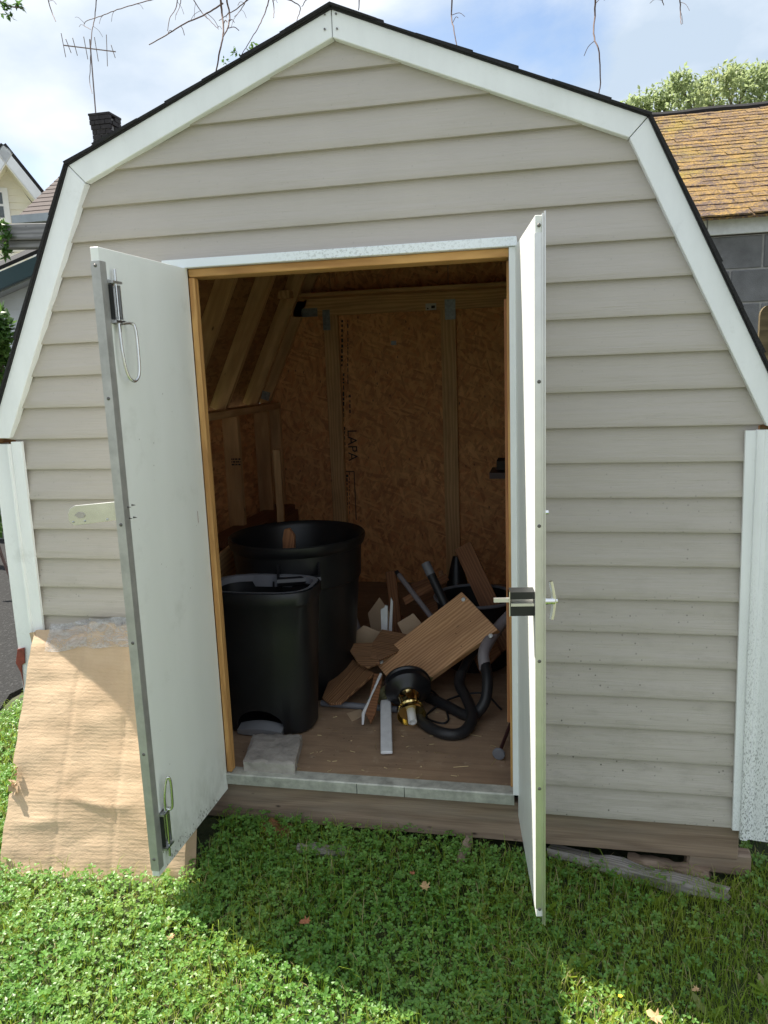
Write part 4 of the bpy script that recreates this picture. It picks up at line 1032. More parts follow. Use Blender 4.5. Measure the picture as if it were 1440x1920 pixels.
# --- large round trash can
tcx, tcy = -.45, .79
bc = thing('trash_can', (tcx, tcy, FLOOR), 'big round black rubbish bin behind the smaller black bin', 'trash can')
KZ = .733/.765
prof = [(.205, FLOOR), (.212, FLOOR + .01), (.235, .29), (.252, .50), (.256, .545), (.264, .55), (.270, .67), (.271, .685), (.280, .69), (.289, .712), (.289, .729), (.284, .734), (.276, .729), (.268, .71), (.245, .5), (.205, FLOOR + .03), (.0001, FLOOR + .03)]
MB().lathe(prof, (tcx, tcy, 0), 56, None, False).build('body', M_['black_plastic'], bc, 40)
for ang in (R(-72), R(108)):
    c = Vector((tcx, tcy, 0)); e = Vector((math.cos(ang), math.sin(ang), 0)); s_ = Vector((-e.y, e.x, 0)); mb = MB()
    for sg in (-1, 1):
        mb.add([c + e*.260 + s_*sg*.085 + Vector((0,0,.665)), c + e*.308 + s_*sg*.085 + Vector((0,0,.625)), c + e*.308 + s_*sg*.075 + Vector((0,0,.625)), c + e*.260 + s_*sg*.075 + Vector((0,0,.665)),
                c + e*.255 + s_*sg*.085 + Vector((0,0,.565)), c + e*.308 + s_*sg*.085 + Vector((0,0,.585)), c + e*.308 + s_*sg*.075 + Vector((0,0,.585)), c + e*.255 + s_*sg*.075 + Vector((0,0,.565))],
               [(0,1,2,3),(4,7,6,5),(0,4,5,1),(1,5,6,2),(2,6,7,3),(3,7,4,0)])
    mb.tube([c + e*.306 + s_*t*.085 + Vector((0,0,.607)) for t in (-1, -.3, .3, 1)], .018, 8)
    mb.build('handle', M_['black_gloss'], bc, 40)
wc = thing('wood_offcut', PY(542, 1020, .62), 'small brown wood offcut sticking up inside the big round bin', 'wood')
slab('offcut', [PY(u, v, .62) for u, v in ((531, 1010), (534, 992), (543, 990), (553, 1004), (553, 1075), (533, 1075))], .02, M_['dark_plank'], wc)
board('offcut', PY(543, 1070, .60), PY(543, 1120, .60), .05, .02, (0, 1, 0), M_['dark_plank'], wc)

# --- smaller step-on bin without lid
sc = thing('step_bin', (-.50, .46, FLOOR), 'smaller black pedal bin without lid behind the left door', 'trash can')
def rr(cx, cy, hw, hd, z, n=48, e=3.2):
    out = []
    for k in range(n):
        a = 2*math.pi*k/n; c, s = math.cos(a), math.sin(a)
        out.append(Vector((cx + hw*math.copysign(abs(c)**(2/e), c), cy + hd*math.copysign(abs(s)**(2/e), s), z)))
    return out
bx, by = -.462, .392
TZ = .622
secs = [(.168, .100, FLOOR + .004), (.176, .106, FLOOR + .012), (.186, .116, .25), (.196, .126, .45), (.203, .133, .565), (.211, .141, .576), (.213, .143, TZ - .012), (.209, .139, TZ), (.201, .131, TZ), (.197, .127, TZ - .02), (.18, .112, .3), (.165, .098, FLOOR + .03)]
me = MB().loft([rr(bx, by - .0*z, a, b, z) for a, b, z in secs]).mesh('body', 40)
body = obj('body', me, M_['black_plastic'], sc)
cut = MB()
fy_ = by - .105; cxp = PY(488, 1360, fy_).x
arch = [(cxp - .092, FLOOR - .01)] + [(cxp - .092*math.cos(math.pi*i/12) , FLOOR + .035 + .065*math.sin(math.pi*i/12)) for i in range(13)] + [(cxp + .092, FLOOR - .01)]
cm = MB().extrude([(x, fy_ - .06, z) for x, z in arch], (0, .10, 0)).mesh('cut'); cut_o = bpy.data.objects.new('cut', cm); col.objects.link(cut_o)
bo = body.modifiers.new('b', 'BOOLEAN'); bo.object = cut_o; bo.operation = 'DIFFERENCE'; bo.solver = 'EXACT'
dg = bpy.context.evaluated_depsgraph_get(); nm = bpy.data.meshes.new_from_object(body.evaluated_get(dg)); body.modifiers.clear(); body.data = nm
bpy.data.objects.remove(cut_o); bpy.data.meshes.remove(cm)
nm.shade_smooth(); nm.set_sharp_from_angle(angle=R(35))
# grey liner ring with two notched tabs
lin = MB()
rO, rI = rr(bx, by, .203, .133, TZ + .004), rr(bx, by, .186, .117, TZ + .002)
low = rr(bx, by, .184, .115, TZ - .022)
lin.loft([rO, rI, [p.copy() for p in low]], True, False)
lo = lin.build('liner_ring', M_['grey_plastic'], sc, 50)
for sg in (-1, 1):
    for (xa, xb) in ((-.10, -.004), (.004, .10)):
        mb = MB(); yy = by + sg*.1145
        mb.add([(bx + xa, yy, TZ), (bx + xb, yy, TZ), (bx + (xb if abs(xb) < .05 else xb*.75), yy - sg*.006, TZ - .042), (bx + (xa if abs(xa) < .05 else xa*.75), yy - sg*.006, TZ - .042)], [(0, 1, 2, 3)])
        mb.build('liner_tab', M_['grey_plastic'], lo)
pd = []
for t in range(9):
    x = cxp - .088 + .176*t/8; dz = .014*math.sin(math.pi*t/8)
    pd.append([Vector((x, fy_ - .012 - .01*math.sin(math.pi*t/8), FLOOR + .006)), Vector((x, fy_ - .016 - .012*math.sin(math.pi*t/8), FLOOR + .022 + dz)), Vector((x, fy_ + .03, FLOOR + .032 + dz)), Vector((x, fy_ + .03, FLOOR + .006))])
MB().loft(pd).build('pedal', M_['silver_plastic'], sc, 40)

# --- concrete paver on the floor
pv = thing('paver_block', (-.37, .1, FLOOR), 'weathered grey concrete paver lying on the floor inside the threshold', 'paver')
mb = MB(); q = [Vector((-.432, .012, 0)), Vector((-.248, .012, 0)), Vector((-.290, .232, 0)), Vector((-.474, .218, 0))]
def pvp(u, v, z): 
    p = lerp(lerp(q[0], q[1], u), lerp(q[3], q[2], u), v); 
    w = .004*noise.noise(Vector((u*7, v*7, z*60))) + .003*noise.noise(Vector((u*19, v*19, z*90)))
    edge_ = min(u, 1-u, v, 1-v)*.2
    return Vector((p.x + w*.8, p.y + w, z + w - max(0, .006 - edge_)*.8))
N_ = 22; rings = []
border = [(i/N_, 0) for i in range(N_)] + [(1, i/N_) for i in range(N_)] + [(1 - i/N_, 1) for i in range(N_)] + [(0, 1 - i/N_) for i in range(N_)]
mb.loft([[pvp(u, v, FLOOR + .001) for u, v in border], [pvp(u, v, FLOOR + .018) for u, v in border], [pvp(u, v, FLOOR + .043) for u, v in border]], True, False)
mb.grid(lambda u, v: pvp(u, v, FLOOR + .043), N_, N_)
mb.build('block', M_['concrete'], pv, 50)

# --- pine shelf board with white caps
sb_ = thing('shelf_board', PY(800, 1260, .72), 'honey pine shelf board with white round caps lying tilted on the junk', 'board')
SC = [PY(703, 1240, .78), PY(868, 1112, .86), PY(938, 1185, .72), PY(757, 1308, .63)]
bd = slab('panel', SC, .030, M_['shelf_pine'], sb_)
sn_ = (SC[1] - SC[0]).cross(SC[3] - SC[0]).normalized(); sn_ = sn_ if sn_.y < 0 else -sn_
for (u, v) in ((715, 1241), (869, 1124), (920, 1192)):
    p = PP(u, v, SC[0] + sn_*.0155, sn_); MB().lathe([(.0095, 0), (.0095, .002), (.007, .0045), (.0001, .0055)], p, 14, sn_).build('cap', M_['white_plastic'], bd, 50)
for (u, v) in ((882, 1165), (760, 1203), (855, 1188), (865, 1212)):
    p = PP(u, v, SC[0] + sn_*.0152, sn_); MB().lathe([(.0022, 0), (.0022, .0006)], p, 7, sn_).build('nail_hole', M_['ink'], bd)

# --- brass and black ceiling light fixture lying on its side
lf = thing('light_fixture', PY(765, 1340, .45), 'black and polished brass lantern base with a white candle sleeve', 'lamp')
lc, le = PY(764, 1300, .57), PY(779, 1392, .30)
lc.z = max(lc.z, FLOOR + .115); ax = (le - lc).normalized()
def lat(prof, c, mat, nm_, par, n=36): return MB().lathe(prof, c, n, ax, True).build(nm_, mat, par, 35)
canopy = lat([(.070, -.004), (.092, -.002), (.094, .006), (.088, .012), (.088, .020), (.092, .024), (.091, .040), (.078, .054), (.060, .062), (.052, .072), (.046, .075)], lc, M_['black_gloss'], 'canopy', lf)
lat([(.043, .072), (.042, .078), (.038, .084), (.038, .125), (.040, .130)], lc, M_['brass'], 'brass_cup', lf)
lat([(.040, .128), (.046, .134), (.042, .140), (.050, .150), (.054, .162), (.056, .172), (.054, .172), (.047, .152), (.030, .146)], lc, M_['brass'], 'bobeche', lf)
for k in range(22):
    a_ = 2*math.pi*k/22; v1 = ax.orthogonal().normalized(); v2 = ax.cross(v1)
    MB().lathe([(.0001, -.004), (.0035, 0), (.0001, .004)], lc + ax*.135 + (v1*math.cos(a_) + v2*math.sin(a_))*.046, 6, ax).build('bead', M_['brass'], lf)
lat([(.0165, .146), (.0165, .205), (.012, .206), (.011, .190), (.0001, .190)], lc, M_['white_plastic'], 'candle_sleeve', lf, 20)
bk = slab('bracket', [PY(u, v, .62) for u, v in ((735, 1284), (805, 1268), (812, 1271), (803, 1287), (790, 1292), (735, 1298))], .004, M_['aged_brass'], lf)
for (u0_, v0_, u1_, v1_) in ((742, 1290, 752, 1285), (727, 1300, 734, 1294), (729, 1292, 736, 1308)): MB().tube([PY(u0_, v0_, .585), PY(u1_, v1_, .585)], .002, 6).build('screw', M_['steel'], lf)
cl_ = thing('cloth_strap', PY(700, 1310, .56), 'crumpled olive fabric strap next to the black and brass lantern base', 'strap')
mb = MB()
mb.grid(lambda u, v: PY(688 + 45*u, 1318 - 26*u + (14 + 8*u)*(v - .5)*1.3, .53) + Vector((0, .012*noise.noise(Vector((u*7, v*4, 2))), .006*noise.noise(Vector((u*9, v*6, 7))))), 18, 8)
plain('olive', (.085, .08, .035), .8, 0, .3, 30, .4)
mb.build('fabric', M_['olive'], cl_, 60)

# --- brown grooved shakes
def shake(lab, px, t=.012):
    t_ = thing('wood_shake', PY(*px[0]), lab, 'plank', 'grooved brown wood pieces')
    slab('plank', [PY(*p) for p in px], t, M_['brown_shake'], t_)
shake('wide grooved brown plank lying low against the black bin', [(702, 1262, .66), (640, 1322, .50), (618, 1321, .50), (604, 1309, .54), (624, 1262, .70), (652, 1232, .80)][::-1])
shake('curved brown plank in the middle of the grooved planks', [(648, 1208, .78), (700, 1207, .78), (712, 1242, .68), (690, 1254, .66), (672, 1246, .68)])
shake('uppermost grooved brown plank leaning to the pine shelf', [(716, 1181, .86), (762, 1190, .86), (760, 1212, .78), (712, 1240, .70), (694, 1236, .70), (698, 1210, .78)])
# --- white painted stick, broken lath
ws = thing('white_stick', PZ(725, 1418, FLOOR), 'white painted strip of wood lying towards the threshold', 'stick')
a, b = PZ(725, 1412, FLOOR + .012), PZ(723, 1310, FLOOR + .05)
board('strip', a, b, .042, .012, (0, 0, 1), M_['white_paint'], ws, .003)
bl_ = thing('broken_lath', PZ(692, 1350, FLOOR), 'broken brown lath with flaking white paint edges', 'lath')
slab('lath', [PY(u, v, y) for u, v, y in ((702, 1264, .60), (718, 1266, .60), (704, 1338, .42), (695, 1357, .38), (686, 1340, .42))], .010, M_['dark_plank'], bl_)
slab('paint_edge', [PY(u, v, y) for u, v, y in ((702, 1264, .595), (704, 1268, .595), (691, 1308, .49), (687, 1340, .412), (696, 1356, .375), (692, 1357, .375), (682, 1336, .412), (688, 1308, .49))], .010, M_['white_paint'], bl_)
# --- vacuum hose
vh = thing('vacuum_hose', PZ(890, 1340, FLOOR), 'looped black vacuum hose with grey cuff beside the lantern base', 'hose')
def FL(p, r): p.z = max(p.z, FLOOR + r); return p
path = catmull([FL(PY(*p), .0217) for p in ((800, 1310, .66), (838, 1328, .58), (880, 1342, .50), (908, 1318, .50), (914, 1275, .55), (909, 1242, .62))], 8)
MB().tube(path, .0215, 14).build('hose', M_['rubber'], vh, 60)
MB().tube(catmull([PY(*p) for p in ((910, 1256, .60), (907, 1225, .64), (918, 1200, .70), (938, 1172, .78), (960, 1150, .84))], 6), .0235, 14).build('cuff', M_['mauve_plastic'], vh, 60)
path = catmull([FL(PY(*p), .0217) for p in ((775, 1350, .50), (800, 1378, .40), (835, 1390, .34), (868, 1378, .36), (886, 1345, .44), (876, 1312, .56), (862, 1285, .66), (864, 1262, .72))], 8)
MB().tube(path, .0215, 14).build('hose', M_['rubber'], vh, 60)
MB().tube([PY(864, 1264, .72), PY(880, 1232, .78), PY(896, 1212, .82)], .019, 14).build('wand', M_['black_gloss'], vh, 60)
# --- blue cord, rod with disc, pipes
bcd = thing('blue_cord', PZ(880, 1328, FLOOR), 'thin blue cord running behind the hose across the floor', 'cord')
MB().tube(catmull([PY(*p) for p in ((836, 1327, .72), (870, 1328, .72), (905, 1324, .72), (955, 1306, .78))], 6), .006, 8).build('cord', M_['blue_plastic'], bcd, 60)
rd = thing('capped_rod', PZ(935, 1415, FLOOR), 'thin dark rod with a round grey cap by the right jamb', 'rod')
p0, p1 = PZ(935, 1414, FLOOR + .024), PZ(968, 1330, FLOOR + .05)
MB().tube([p0, p1], .0065, 8).build('shaft', M_['maroon'], rd)
MB().lathe([(.0001, .004), (.008, .005), (.020, .003), (.0225, 0), (.0225, -.004), (.0001, -.006)], p0, 20, (p0 - p1).normalized()).build('cap', M_['grey_plastic'], rd, 40)
gp = thing('grey_pipe', PZ(660, 1316, FLOOR), 'grey plastic pipe lying on the floor under the grooved planks', 'pipe')
a, b = PZ(603, 1318, FLOOR + .014), PZ(745, 1330, FLOOR + .014); MB().tube([a, b], .013, 12).build('pipe', M_['grey_plastic'], gp, 60)
# --- black tub with grey rim
tu = thing('black_tub', (.27, 1.12, FLOOR), 'round black tub with a grey rim in the dark back right corner', 'tub')
MB().lathe([(.14, FLOOR), (.175, .36), (.182, .362), (.182, .372), (.170, .372), (.135, FLOOR + .02), (.0001, FLOOR + .02)], (.27, 1.12, 0), 40, None, False).build('body', M_['black_plastic'], tu, 40)
MB().tube([(.27 + .182*math.cos(2*math.pi*k/40), 1.12 + .182*math.sin(2*math.pi*k/40), .375) for k in range(41)], .008, 8).build('rim', M_['grey_plastic'], tu, 60)
# --- black cone, leaning planks, poles
cn_ = thing('black_cone', PY(858, 1110, 1.55), 'pointed black cone standing behind the tub', 'cone')
t_, bL = PY(856, 1043, 1.5), PY(858, 1112, 1.5)
MB().lathe([(.13, FLOOR), (.125, FLOOR + .02), (.105, FLOOR + .05), (.022, t_.z - .01), (.018, t_.z), (.0001, t_.z)], (t_.x, 1.5, 0), 30).build('cone', M_['black_plastic'], cn_, 40)
def plank(lab, a, b, w, t, mat, nm='plank', zh=(0, -1, .2), cat='plank'):
    t_ = thing(nm, b, lab, cat); board('plank', a, b, w, t, zh, M_[mat], t_, .002)
plank('long brown plank leaning back to the right over the tub', PY(868, 1024, 1.25), PY(955, 1215, .95), .085, .02, 'dark_plank', 'leaning_plank')
plank('narrow brown plank standing left of the white pole', PY(733, 1072, 1.30), PY(748, 1215, 1.05), .05, .02, 'dark_plank', 'upright_plank')
plank('short brown slat crossing behind the white pole', PY(757, 1128, 1.12), PY(838, 1082, 1.28), .035, .018, 'dark_plank', 'slat')
wp = thing('white_pole', PY(810, 1150, 1.0), 'thin pale pole with a dark tip slanting behind the slat', 'pole')
a, b = PY(748, 1078, 1.24), PY(815, 1165, 1.02)
MB().tube([a, b], .0125, 10).build('shaft', M_['mauve_plastic'], wp, 60); MB().tube([a + (a - b).normalized()*.025, a], .011, 10).build('tip', M_['rubber'], wp, 60)
bt = thing('black_tube', PY(835, 1130, .95), 'thick black tube with a pale end rising above the pine shelf', 'tube')
a, b = PY(798, 1056, 1.02), PY(842, 1150, .92); m_ = lerp(a, b, .24)
MB().tube([m_, b], .020, 14).build('shaft', M_['rubber'], bt, 60); MB().tube([a, m_], .0205, 14).build('sleeve', M_['grey_plastic'], bt, 60)
wb = thing('white_scrap', PY(722, 1160, .95), 'white broken plastic scrap standing behind the grooved planks', 'scrap')
slab('scrap', [PY(u, v, .95) for u, v in ((714, 1142), (721, 1139), (722, 1134), (727, 1136), (727, 1205), (716, 1205))], .012, M_['white_paint'], wb)
slab('scrap', [PY(u, v, .98) for u, v in ((733, 1120), (737, 1128), (734, 1205), (727, 1205))], .008, M_['white_paint'], wb)
# --- upright post on the left wall shelf; panel behind can
po = thing('wood_post', PY(523, 975, 1.75), 'short upright timber post standing behind the big round bin', 'post')
a, b = PY(519, 842, 1.75), PY(531, 1085, 1.75)
board('post', a, Vector((a.x, a.y, FLOOR)), .06, .038, (1, .25, 0), M_['pine'], po)
pn = thing('plywood_offcut', PY(420, 1060, .9), 'pale plywood offcut leaning between the left jamb and the big round bin', 'board')
slab('offcut', [PX(u, v, -.80) for u, v in ((396, 1050), (436, 1018), (444, 1120), (404, 1150))], .012, M_['pine'], pn)
# --- dark shelf pieces at the right
ds = thing('wall_shelf', PY(940, 885, 1.6), 'dark maroon shelf ends showing past the right door jamb', 'shelf')
a = PY(931, 873, 1.6); MB().box((a.x, 1.6, a.z - .022), (1.13, 1.75, a.z + .022)).build('upper_board', M_['ink'], ds)
a = PY(918, 888, 1.6); MB().box((a.x, 1.58, a.z - .024), (1.13, 1.80, a.z + .006)).build('lower_board', M_['maroon'], ds)

# --- more scraps in the pile
plank('dark brown plank lying low behind the grooved planks', PY(672, 1215, 1.05), PY(760, 1160, 1.25), .10, .018, 'dark_plank', 'low_plank', (0, -.4, 1))
plank('brown slat leaning from the tub toward the right jamb', PY(890, 1098, 1.3), PY(935, 1165, 1.15), .03, .016, 'dark_plank', 'short_slat')
cbx = thing('cardboard_scrap', PY(690, 1230, .9), 'crumpled brown cardboard scrap pushed behind the grooved planks', 'cardboard')
slab('scrap', [PY(u, v, .92) for u, v in ((660, 1190), (682, 1172), (716, 1186), (704, 1222), (668, 1224))], .006, M_['cardboard'], cbx)
for lab, px, mt, nm, ct_, th_ in (
    ('torn brown cardboard flap sticking up left of the narrow upright plank', ((690, 1150, 1.15), (712, 1120, 1.18), (732, 1150, 1.15), (726, 1200, 1.08), (700, 1205, 1.08)), 'cardboard', 'cardboard_scrap', 'cardboard', .005),
    ('dark brown board standing on edge behind the pine shelf', ((770, 1098, 1.36), (800, 1086, 1.38), (850, 1160, 1.2), (812, 1180, 1.2)), 'dark_plank', 'scrap_board', 'board', .016),
    ('small bent cardboard piece between the pine shelf and the narrow upright plank', ((745, 1168, 1.0), (775, 1150, 1.02), (792, 1170, 1.0), (760, 1200, .95)), 'cardboard', 'cardboard_scrap', 'cardboard', .005),
    ('dark brown board wedged under the right end of the pine shelf', ((880, 1215, .92), (925, 1190, .95), (940, 1225, .88), (900, 1262, .82)), 'dark_plank', 'scrap_board', 'board', .016),
    ('thin brown strip poking up between the black tube and the cone', ((822, 1072, 1.4), (830, 1070, 1.4), (852, 1150, 1.22), (842, 1152, 1.22)), 'brown_shake', 'wood_strip', 'strip', .01),
    ('flat brown cardboard bit on the floor left of the white stick', ((650, 1338, .44), (676, 1330, .47), (684, 1342, .43), (660, 1352, .40)), 'cardboard', 'cardboard_scrap', 'cardboard', .004)):
    t_ = thing(nm, PY(*px[-1]), lab, ct_); P_ = [PY(*q_) for q_ in px]
    if 'floor' in lab: P_ = [Vector((PZ(q_[0], q_[1], FLOOR + .004).x, PZ(q_[0], q_[1], FLOOR + .004).y, FLOOR + .004)) for q_ in px]
    slab('piece', P_, th_, M_[mt], t_)
bcb = thing('black_cable', PZ(840, 1350, FLOOR), 'thin black cable tangled across the floor under the pine shelf', 'cable')
MB().tube(catmull([FL(PY(*p), .0045) for p in ((735, 1300, .72), (760, 1275, .80), (815, 1300, .74), (840, 1342, .52), (830, 1362, .46), (800, 1345, .52), (845, 1310, .66), (905, 1300, .70), (940, 1330, .6))], 8), .0042, 7).build('cable', M_['rubber'], bcb, 60)
wsp = thing('white_tube', PY(668, 1170, .95), 'short pale tube end beside the big round bin', 'tube')
MB().tube([PY(664, 1158, 1.02), PY(684, 1215, .95)], .014, 10).build('tube', M_['mauve_plastic'], wsp, 60)

# --- floor litter: straw and crumbs
mb = MB()
for i in range(140):
    p = Vector((random.uniform(-.5, .47), random.uniform(.04, .6), FLOOR + .0015)); a_ = random.uniform(0, 6.28); l = random.uniform(.004, .022) if i > 12 else random.uniform(.03, .07); w_ = random.uniform(.0006, .0013)
    d = Vector((math.cos(a_), math.sin(a_), 0)); s_ = Vector((-d.y, d.x, 0))*w_
    mb.add([p - s_, p + d*l - s_, p + d*l + s_ + Vector((0, 0, .002)), p + s_ + Vector((0, 0, .002))], [(0, 1, 2, 3)])
tag(mb.build('floor_litter', M_['straw']), 'bits of straw and crumbs on the plywood floor', 'litter', None, 'stuff')

# ================================================================== ON THE LAWN
def chunk(name, lab, cat, a, b, w, t, mat, grp=None):
    t_ = thing(name, (a + b)/2, lab, cat, grp)
    L_ = (b - a).length; M = basis((a + b)/2, b - a, (0, 0, 1)); mb = MB(); rings = []
    n = 14
    for i in range(n + 1):
        f = i/n; k = 1 - .45*max(0, abs(f - .5)*2 - .6); ring = []
        for j in range(10):
            an_ = 2*math.pi*j/10; c_, s_ = math.cos(an_), math.sin(an_)
            q_ = .8 + .5*noise.noise(Vector((f*6, math.cos(an_)*1.5, math.sin(an_)*1.5 + L_*9)))
            ring.append(Vector(((f - .5)*L_ + .02*noise.noise(Vector((j*3.1, f, 2)))*(1 if i in (0, n) else 0), w/2*math.copysign(abs(c_)**.6, c_)*k*q_, t/2*math.copysign(abs(s_)**.6, s_)*k*q_)))
        rings.append(ring)
    mb.loft(rings); mb.build('timber', M_[mat], t_, 40, M)
def G(u, v, dz=.0):
    p = PZ(u, v, -.14)
    for _ in range(4): p = PZ(u, v, gz(p.x, p.y) + dz)
    return p
chunk('rotten_timber', 'split weathered timber lying in the grass before the right skirt', 'timber', G(1030, 1596, .02), G(1365, 1678, .02), .075, .05, 'weathered')
chunk('rotten_timber', 'dark decayed timber tucked under the right end of the skirt', 'timber', G(1180, 1612, .03), G(1330, 1640, .03), .06, .05, 'treated')
chunk('wood_block', 'leftmost brown wood block poking out below the skirt', 'wood block', G(486, 1562, .02) + Vector((0, .02, 0)), G(545, 1560, .02), .07, .06, 'dark_plank', 'wood blocks below the skirt')
chunk('wood_block', 'flat worn wood block half buried in clover before the door', 'wood block', G(560, 1592, .025), G(648, 1596, .025), .05, .035, 'weathered', 'wood blocks below the skirt')
chunk('wood_block', 'wood stake end sticking out under the skirt near the right door', 'wood block', G(862, 1622, .02), G(880, 1575, .06), .035, .05, 'treated', 'wood blocks below the skirt')
def leaf(lab, u, v, s, mat, rot, dz=.055):
    t_ = thing('dead_leaf', G(u, v, dz), lab, 'leaf', 'dead leaves on the lawn'); c = G(u, v, dz); mb = MB()
    out = [(0, -1), (.25, -.55), (.75, -.7), (.5, -.2), (.95, .15), (.4, .2), (.45, .8), (0, 1.1), (-.4, .7), (-.35, .15), (-.9, .2), (-.5, -.25), (-.7, -.75), (-.22, -.5)]
    vs = [Vector((0, 0, .15*s))]
    for x, y in out:
        z = .35*s*(x*x) + .12*s*noise.noise(Vector((x*3, y*3, s*99))); X = x*math.cos(rot) - y*math.sin(rot); Y = x*math.sin(rot) + y*math.cos(rot); vs.append(Vector((X*s*.8, Y*s, z)))
    mb.add([c + p for p in vs], [(0, i, i % 14 + 1) for i in range(1, 15)]); mb.build('blade', M_[mat], t_)
leaf('curled brown oak leaf on the shaded clover before the doorway', 797, 1662, .022, 'tan_leaf', .5, .07)
leaf('small reddish leaf left of the curled oak leaf', 773, 1637, .012, 'dead_leaf', 1.2, .06)
leaf('reddish brown leaf on the clover in the middle of the shade', 573, 1728, .02, 'dead_leaf', 1.9)
leaf('tan dry leaf at the bottom edge of the sunlit patch', 1228, 1908, .026, 'tan_leaf', .9)
leaf('pale dry leaf in the sunlit clover at left', 320, 1757, .015, 'tan_leaf', .4)
leaf('dry leaf curled in the far right grass', 1305, 1855, .013, 'tan_leaf', 2.0)
# ---- clover and grass
def blocked(x, y):
    if abs(x) < 1.17 and y > -.0: return True
    if -1.09 < x < -.5:
        yb = c00.y + (c10.y - c00.y)*(x - c00.x)/(c10.x - c00.x)
        if y > yb - .012 : return True
    if x < -1.78 and y > .42: return True
    return False
clo = MB(); gr = MB()
def clover(x, y, h, s):
    b = Vector((x, y, gz(x, y))); top = b + Vector((random.gauss(0, .012), random.gauss(0, .012) - .004, h))
    clo.add([b, b + Vector((.0014, 0, 0)), top], [(0, 1, 2)])
    a0 = random.uniform(0, 6.28); tilt = Vector((random.gauss(0, .28), random.gauss(0, .28) - .12, 1)).normalized()
    e1 = tilt.orthogonal().normalized(); e2 = tilt.cross(e1)
    for k in range(3):
        a = a0 + k*2.094 + random.gauss(0, .1); d = e1*math.cos(a) + e2*math.sin(a); w = tilt.cross(d); l = s*random.uniform(.85, 1.12)
        up = tilt*l*random.uniform(.06, .26); dn = tilt*l*random.uniform(-.16, .08)
        clo.add([top, top + d*l*.5 + w*l*.42 + up, top + d*l*.98 + w*l*.36 + up + dn, top + d*l*.90 + dn, top + d*l*.98 - w*l*.36 + up + dn, top + d*l*.5 - w*l*.42 + up],
                [(0, 1, 2, 3), (0, 3, 4, 5)])
def blade(x, y, h, w, lean):
    b = Vector((x, y, gz(x, y))); a = random.uniform(0, 6.28); d = Vector((math.cos(a), math.sin(a), 0)); s = Vector((-d.y, d.x, 0))*w
    p1 = b + Vector((0, 0, h*.5)) + d*h*lean*.2; p2 = b + Vector((0, 0, h*.82)) + d*h*lean*.55; p3 = b + Vector((0, 0, h*(1 - .25*lean))) + d*h*lean
    gr.add([b - s, b + s, p1 + s*.9, p1 - s*.9, p2 + s*.6, p2 - s*.6, p3], [(0, 1, 2, 3), (3, 2, 4, 5), (5, 4, 6)])
random.seed(11)
for i in range(25000):
    x, y = random.uniform(-1.75, 1.75), random.uniform(-1.12, .12)
    if blocked(x, y): continue
    n = noise.noise(Vector((x*1.6 + 4, y*1.6, 2))); right = max(0, min(1, (x - .35)/.7))
    if random.random() < right*.86 + max(0, -n)*.45: continue
    h = random.uniform(.022, .062) + .018*max(0, noise.noise(Vector((x*2.5, y*2.5, 5))))
    if y > -.10 and -.6 < x < .45: h += random.uniform(0, .02)
    if x > .45: h *= .8
    clover(x, y, h*.92, random.choice((random.uniform(.006, .011), random.uniform(.009, .0145))))
for i in range(62000):
    x, y = random.uniform(-1.75, 1.8), random.uniform(-1.12, .12)
    if blocked(x, y): continue
    right = max(0, min(1, (x - .2)/.7)); n = noise.noise(Vector((x*2.1, y*2.1, 8)))
    if random.random() > .42 + .6*right + .4*n: continue
    h = random.uniform(.03, .085) + (.045 if random.random() < .05 else 0)
    blade(x, y, h*(1 - .25*right), random.uniform(.0007, .0016), random.uniform(.15, .95))
for i in range(9000):
    x, y = random.uniform(-2.1, 2.1), random.uniform(-2.1, -1.05)
    if random.random() < .6: clover(x, y, random.uniform(.025, .06), random.uniform(.012, .019))
    else: blade(x, y, random.uniform(.04, .1), .0018, random.uniform(.2, .9))
for i in range(14000):
    x, y = (random.uniform(-1.95, -1.05), random.uniform(-.5, .75)) if i % 2 else (random.uniform(1.2, 2.4), random.uniform(-.3, 2.6))
    if blocked(x, y): continue
    if random.random() < .5: clover(x, y, random.uniform(.02, .05), random.uniform(.010, .017))
    else: blade(x, y, random.uniform(.03, .1), .0018, random.uniform(.2, .9))
th = MB()
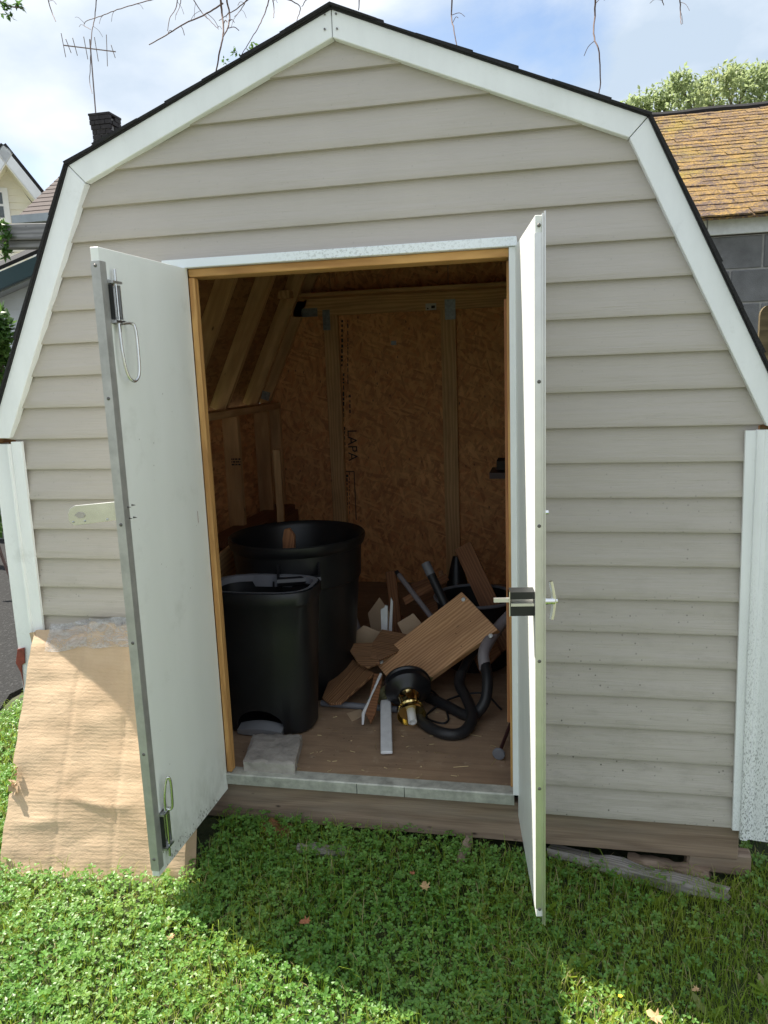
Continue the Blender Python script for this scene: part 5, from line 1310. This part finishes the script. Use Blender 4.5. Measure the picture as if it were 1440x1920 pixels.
for i in range(5200):
    x, y = random.uniform(-1.5, 1.75), random.uniform(-1.12, .02)
    if blocked(x, y): continue
    n = noise.noise(Vector((x*2.9 + 9, y*2.9, 4)))
    if random.random() > .25 + .9*n + (.35 if y > -.2 and x > .5 else 0) + .2*max(0, min(1, x)): continue
    b = Vector((x, y, gz(x, y) + random.uniform(.004, .03))); a = random.uniform(0, 6.28); d = Vector((math.cos(a), math.sin(a), random.uniform(-.1, .35))); l = random.uniform(.02, .07); s = Vector((-d.y, d.x, 0))*.0009
    th.add([b - s, b + s, b + d*l*.6 + s + Vector((0, 0, .004)), b + d*l*.6 - s + Vector((0, 0, .004)), b + d*l], [(0, 1, 2, 3), (3, 2, 4)])
# broad weed leaves here and there
for i in range(70):
    x, y = random.uniform(-1.2, 1.6), random.uniform(-1.05, -.03)
    if blocked(x, y): continue
    c = Vector((x, y, gz(x, y) + .012))
    for k in range(random.randint(4, 7)):
        a = random.uniform(0, 6.28); d = Vector((math.cos(a), math.sin(a), random.uniform(.25, .9))).normalized(); l = random.uniform(.03, .065); s = Vector((-d.y, d.x, 0)).normalized()*l*.17
        gr.add([c, c + d*l*.4 + s, c + d*l*.75 + s*.8, c + d*l, c + d*l*.75 - s*.8, c + d*l*.4 - s], [(0, 1, 2, 3), (0, 3, 4, 5)])
def fastmesh(mb, name):
    me = bpy.data.meshes.new(name); me.from_pydata(mb.v, [], mb.f); return me
tag(obj('clover', fastmesh(clo, 'clover'), M_['clover']), 'low green clover covering the lawn before the shed', 'clover', None, 'stuff')
tag(obj('grass', fastmesh(gr, 'grass'), M_['grass']), 'short grass blades growing through the clover', 'grass', None, 'stuff')
tag(obj('thatch', fastmesh(th, 'thatch'), M_['thatch']), 'dry dead grass blades lying among the clover', 'thatch', None, 'stuff')
yf = thing('yellow_flower', G(1163, 1868, .05), 'tiny yellow flower in the shaded grass right of the sunlit patch', 'flower')
c = G(1163, 1868, .06)
for k in range(5):
    a_ = k*1.257; d = Vector((math.cos(a_), math.sin(a_), .3))*.006; s_ = Vector((-math.sin(a_), math.cos(a_), 0))*.003
    MB().add([c, c + d*.6 + s_, c + d, c + d*.6 - s_], [(0, 1, 2, 3)]).build('petal', M_['yellow_petal'], yf)
MB().tube([c - Vector((0, 0, .055)), c], .0008, 5).build('stalk', M_['grass'], yf)
